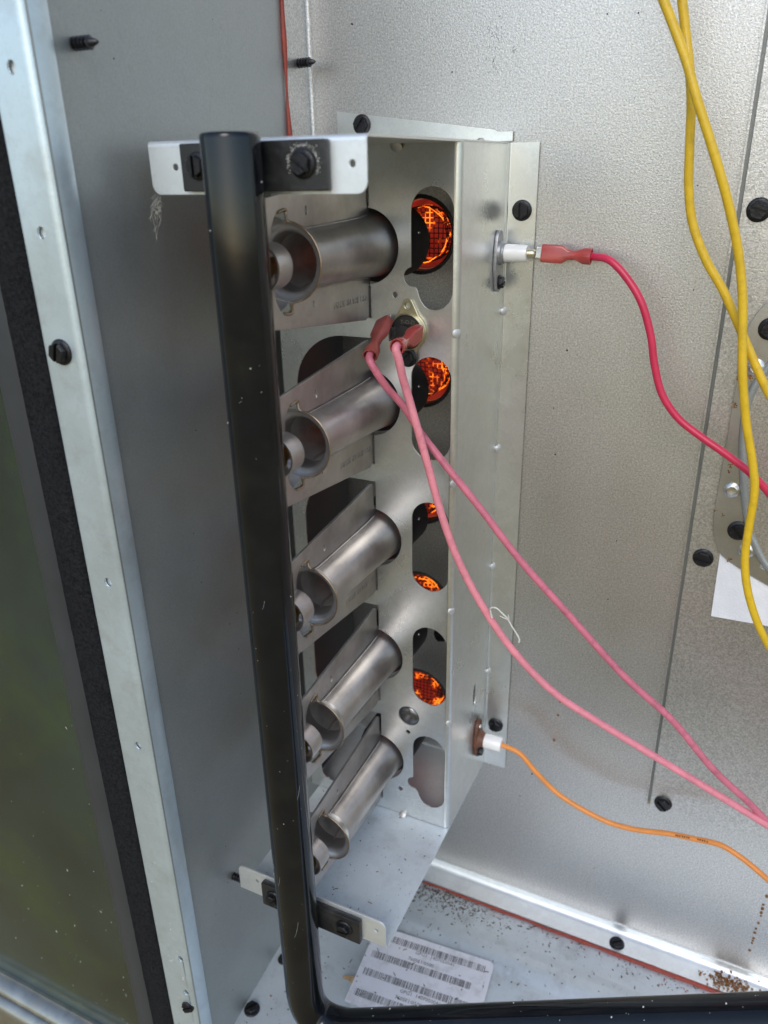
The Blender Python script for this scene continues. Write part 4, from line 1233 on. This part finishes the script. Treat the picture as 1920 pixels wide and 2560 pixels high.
# ================================================================= BARCODE LABEL ON THE FLOOR
ZL = ZF + 0.0001
la = ray(944, 2323, 2, ZL); lb = ray(1236, 2418, 2, ZL); lc = ray(858, 2512, 2, ZL)
ux = (lb - la); ux.z = 0; W = ux.length; ux.normalize()
uy = Vector((-ux.y, ux.x, 0)); Lh = abs((lc - la).dot(uy))
la = la.copy()
LO = Vector((la.x, la.y, ZF + 0.0045)) - uy * Lh
LB = frame(LO, ux, uy, (0, 0, 1))
lab = empty('barcode_label', LO, 'dirty white paper label with four rows of barcodes, lying on the cabinet floor', 'label')
add('paper', plate(fillet([(0, 0), (W, 0), (W, Lh), (0, Lh)], [0.0005, 0.004, 0.004, 0.0005]), [], 0.00015, LB, bevel=0.00002), 'label', lab)
rnd = random.Random(11)
for (a0, a1, bb) in ((0.14, 0.94, 0.075), (0.05, 0.87, 0.325), (0.045, 0.95, 0.555), (0.045, 0.60, 0.815)):
    m = MB(); x = a0 * W
    while x < a1 * W:
        w = rnd.choice([0.00018, 0.00018, 0.00036, 0.0005]) * 1.05
        y1 = (1 - bb) * Lh; y0 = y1 - 0.085 * Lh
        m.quad((x, y0, 0.00021), (x + w, y0, 0.00021), (x + w, y1, 0.00021), (x, y1, 0.00021))
        x += w + rnd.choice([0.0002, 0.0002, 0.0004, 0.0007])
    m.v = [LB @ v for v in m.v]
    add('barcode_row', m.mesh('barcode_row'), 'ink', lab)
for (a0, bb, tx) in ((0.38, 0.205, 'GPG1  1407050041'), (0.34, 0.300, '7605E1/0500'), (0.37, 0.700, 'GPG1  1407050041'), (0.35, 0.785, '7605E1/0500')):
    add('printed_text', text_mesh(tx, 0.0036, LB @ Matrix.Translation((a0 * W, (1 - bb) * Lh, 0.00021)), 'printed_text'), 'ink', lab)

# ================================================================= LITTER, SILK AND OTHER SMALL THINGS


def crumb(m, c, s, flat=0.5, long=1.0, n=(0, 0, 1)):
    mw = axis_frame(c, n, random.random() * 6.28) @ Matrix.Rotation(random.uniform(-0.3, 0.3), 4, 'X')
    k = len(m.v)
    pts = [(-s * long, 0, 0), (0, -s * random.uniform(0.4, 0.9), 0), (s * long, 0, 0), (0, s * random.uniform(0.4, 0.9), 0), (0, 0, s * flat), (0, 0, -s * flat * 0.3)]
    m.v += [mw @ Vector(p) for p in pts]
    m.f += [tuple(k + i for i in q) for q in ((0, 1, 4), (1, 2, 4), (2, 3, 4), (3, 0, 4), (1, 0, 5), (2, 1, 5), (3, 2, 5), (0, 3, 5))]


def floor_z(y):
    if -0.0475 < y < -0.0415: return ZF + 0.0006 + (-0.0415 - y) / 0.006 * 0.0028
    if -0.059 <= y <= -0.0475: return ZF + 0.004
    if -0.065 < y < -0.059: return ZF + 0.0010 + (y + 0.065) / 0.006 * 0.0026
    return ZF


m = MB()
for i in range(1050):
    if random.random() < 0.45:
        x = random.uniform(-0.05, 0.19); y = -0.019 - abs(random.gauss(0, 0.012))
        if random.random() < 0.4: x = -0.03 + abs(random.gauss(0, 0.03))
    else:
        x = random.uniform(-0.12, 0.19); y = random.uniform(-0.20, -0.02)
    s = random.choice([0.0002, 0.0002, 0.0003, 0.0004, 0.0007])
    crumb(m, Vector((x, y, floor_z(y) + 0.0002 + (0.0045 if (la.x - 0.03 < x < lb.x and -0.125 < y < -0.06) else 0))), s, 0.5, random.choice([1, 1, 1.6, 2.5]))
for i in range(260):
    x = random.uniform(-0.095, -0.002); y = random.uniform(-0.163, -0.074)
    crumb(m, Vector((x, y, 0.0001)), random.choice([0.0001, 0.0002, 0.0002, 0.0003, 0.0005]), 0.4, random.choice([1, 1.5, 2]))
for i in range(70):
    x = random.uniform(-0.116, 0.19); y = random.uniform(-0.016, -0.006)
    crumb(m, Vector((x, y, -0.1199)), random.choice([0.0002, 0.0003, 0.0005]), 0.5, random.choice([1, 2]))
for i in range(520):
    x = -0.045 + abs(random.gauss(0, 0.035)); y = -0.0195 - abs(random.gauss(0, 0.010))
    crumb(m, Vector((x, y, floor_z(y) + 0.0001)), random.choice([0.0002, 0.0003, 0.0004, 0.0006, 0.0010]), 0.5, random.choice([1, 1, 1.6]))
for i in range(160):
    crumb(m, Vector((-0.119 + random.gauss(0, 0.004), YP - 0.0003 - abs(random.gauss(0, 0.001)), -0.098 + abs(random.gauss(0, 0.004)))), random.choice([0.0003, 0.0005, 0.0008]), 0.7, 1.2, (0, -1, 0.3))
for i in range(34):
    if i < 22:
        x = random.uniform(-0.05, 0.16); y = random.uniform(-0.10, -0.02); z = floor_z(y) + 0.0003
    else:
        x = random.uniform(-0.07, -0.005); y = random.uniform(-0.16, -0.08); z = 0.0003
    if la.x - 0.03 < x < lb.x and -0.125 < y < -0.06: z = ZF + 0.0049
    a = random.random() * 6.28; ln = random.uniform(0.001, 0.0035)
    d = Vector((math.cos(a), math.sin(a), 0))
    m.tube([Vector((x, y, z)), Vector((x, y, z + 0.0002)) + d * ln * 0.5 + Vector((random.gauss(0, 0.0003), random.gauss(0, 0.0003), 0)), Vector((x, y, z)) + d * ln], random.uniform(0.00012, 0.00028), 5)
lit = add('leaf_litter', m.mesh('leaf_litter', doubles=False), 'litter')
tag(lit, 'dark crumbs of dead leaf and dirt scattered over floor and base plate', 'debris', kind='stuff')

m = MB()
for i in range(340):
    if i < 110:                                           # on the outer panel
        x = -0.16 - abs(random.gauss(0, 0.06)); z = -0.15 + abs(random.gauss(0, 0.13)); y = -0.2003 if x < -0.167 else -0.2022; n = (0, -1, 0)
    elif i < 230:                                         # on the corner post, thicker near its foot
        x = random.uniform(-0.127, -0.110); z = -0.09 + abs(random.gauss(0, 0.09)); y = YP - 0.0001; n = (0, -1, 0)
    else:
        x = random.uniform(-0.11, 0.15); y = random.uniform(-0.16, -0.02); z = floor_z(y) + 0.0002; n = (0, 0, 1)
    crumb(m, Vector((x, y, z)), random.choice([0.0001, 0.00015, 0.0002, 0.0004]), 0.4, random.choice([1, 1.5, 3]), n)
pb = add('pale_specks', m.mesh('pale_specks', doubles=False), 'speck')
tag(pb, 'pale specks of dust and grass on post, outer panel and floor', 'debris', kind='stuff')

m = MB()
for i in range(26):
    x = random.uniform(0.03, 0.16); y = -0.021 - abs(random.gauss(0, 0.006))
    crumb(m, Vector((x, y, ZF + 0.0003)), random.uniform(0.0003, 0.0010), 0.5, 1.2)
crumb(m, Vector((-0.098, -0.1480, ZF + 0.0003)), 0.0012)
rc = add('sealant_crumbs', m.mesh('sealant_crumbs', doubles=False), 'redchip')
tag(rc, 'red crumbs of sealant fallen on the floor along the joint', 'debris', kind='stuff')

# dry curled leaf beside the label
lp = ray(868, 2462, 2, ZF)
m = MB()
for i in range(9):
    t = i / 8
    a = math.radians(-30 + 170 * t)
    cpt = Vector((lp.x + 0.0075 * math.cos(a) * 0.9, lp.y + 0.0045 * math.sin(a), ZF + 0.0012 + 0.0008 * math.sin(t * 6)))
    w = 0.0022 * math.sin(PI * (0.08 + 0.84 * t))
    d = Vector((math.cos(a), math.sin(a), 0.5)).normalized()
    m.v += [cpt - d * w, cpt + d * w, cpt + d * w + Vector((0, 0, 0.0003)), cpt - d * w + Vector((0, 0, 0.0003))]
    if i:
        k = 4 * i
        for j in range(4):
            m.f.append((k - 4 + j, k - 4 + (j + 1) % 4, k + (j + 1) % 4, k + j))
lf = add('dry_leaf', m.mesh('dry_leaf', sharp=70), 'leaf')
tag(lf, 'small curled brown leaf on the floor left of the barcode label', 'leaf')

# cobweb hanging from the top bracket
m = MB()
base = ray(392, 492, 1, YL)
for i in range(16):
    p0 = base + Vector((random.gauss(0, 0.0015), 0.0006, random.uniform(-0.002, 0.001)))
    drop = random.choice([0.006, 0.008, 0.012, 0.016])
    pts = [p0]
    for j in range(1, 6):
        t = j / 5
        pts.append(p0 + Vector((-0.0025 * t + random.gauss(0, 0.0009), random.gauss(0, 0.0008), -drop * t)))
    m.tube(catmull(pts, 3), 0.000035, 4, caps=False)
for i in range(60):
    c0 = base + Vector((-0.0015 + random.gauss(0, 0.0012), random.gauss(0, 0.0008), -abs(random.gauss(0.005, 0.0028))))
    crumb(m, c0, random.uniform(0.00008, 0.00022), 0.8)
cw = add('cobweb', m.mesh('cobweb', sharp=80), 'silk')
tag(cw, 'wisp of dusty cobweb hanging under the left end of the top bracket', 'cobweb')
# shed silk strand on the pink wire
m = MB()
st = [ray(x, y, 1, -0.094) for x, y in ((1230, 1545), (1226, 1522), (1240, 1520), (1256, 1534), (1268, 1546), (1279, 1565), (1290, 1582), (1298, 1598), (1297, 1606))]
m.tube(catmull(st, 6), [0.0003 + 0.0004 * (0.5 + 0.5 * noise.noise((i * 0.3, 0, 0))) for i in range(49)], 6)
st = [ray(x, y, 1, -0.095) for x, y in ((1250, 1540), (1262, 1546), (1272, 1548), (1270, 1537))]
m.tube(catmull(st, 5), 0.00030, 6)
sk = add('silk_strand', m.mesh('silk_strand', sharp=80), 'silk')
tag(sk, 'curled whitish silk strand stuck to the light pink wire', 'silk strand')
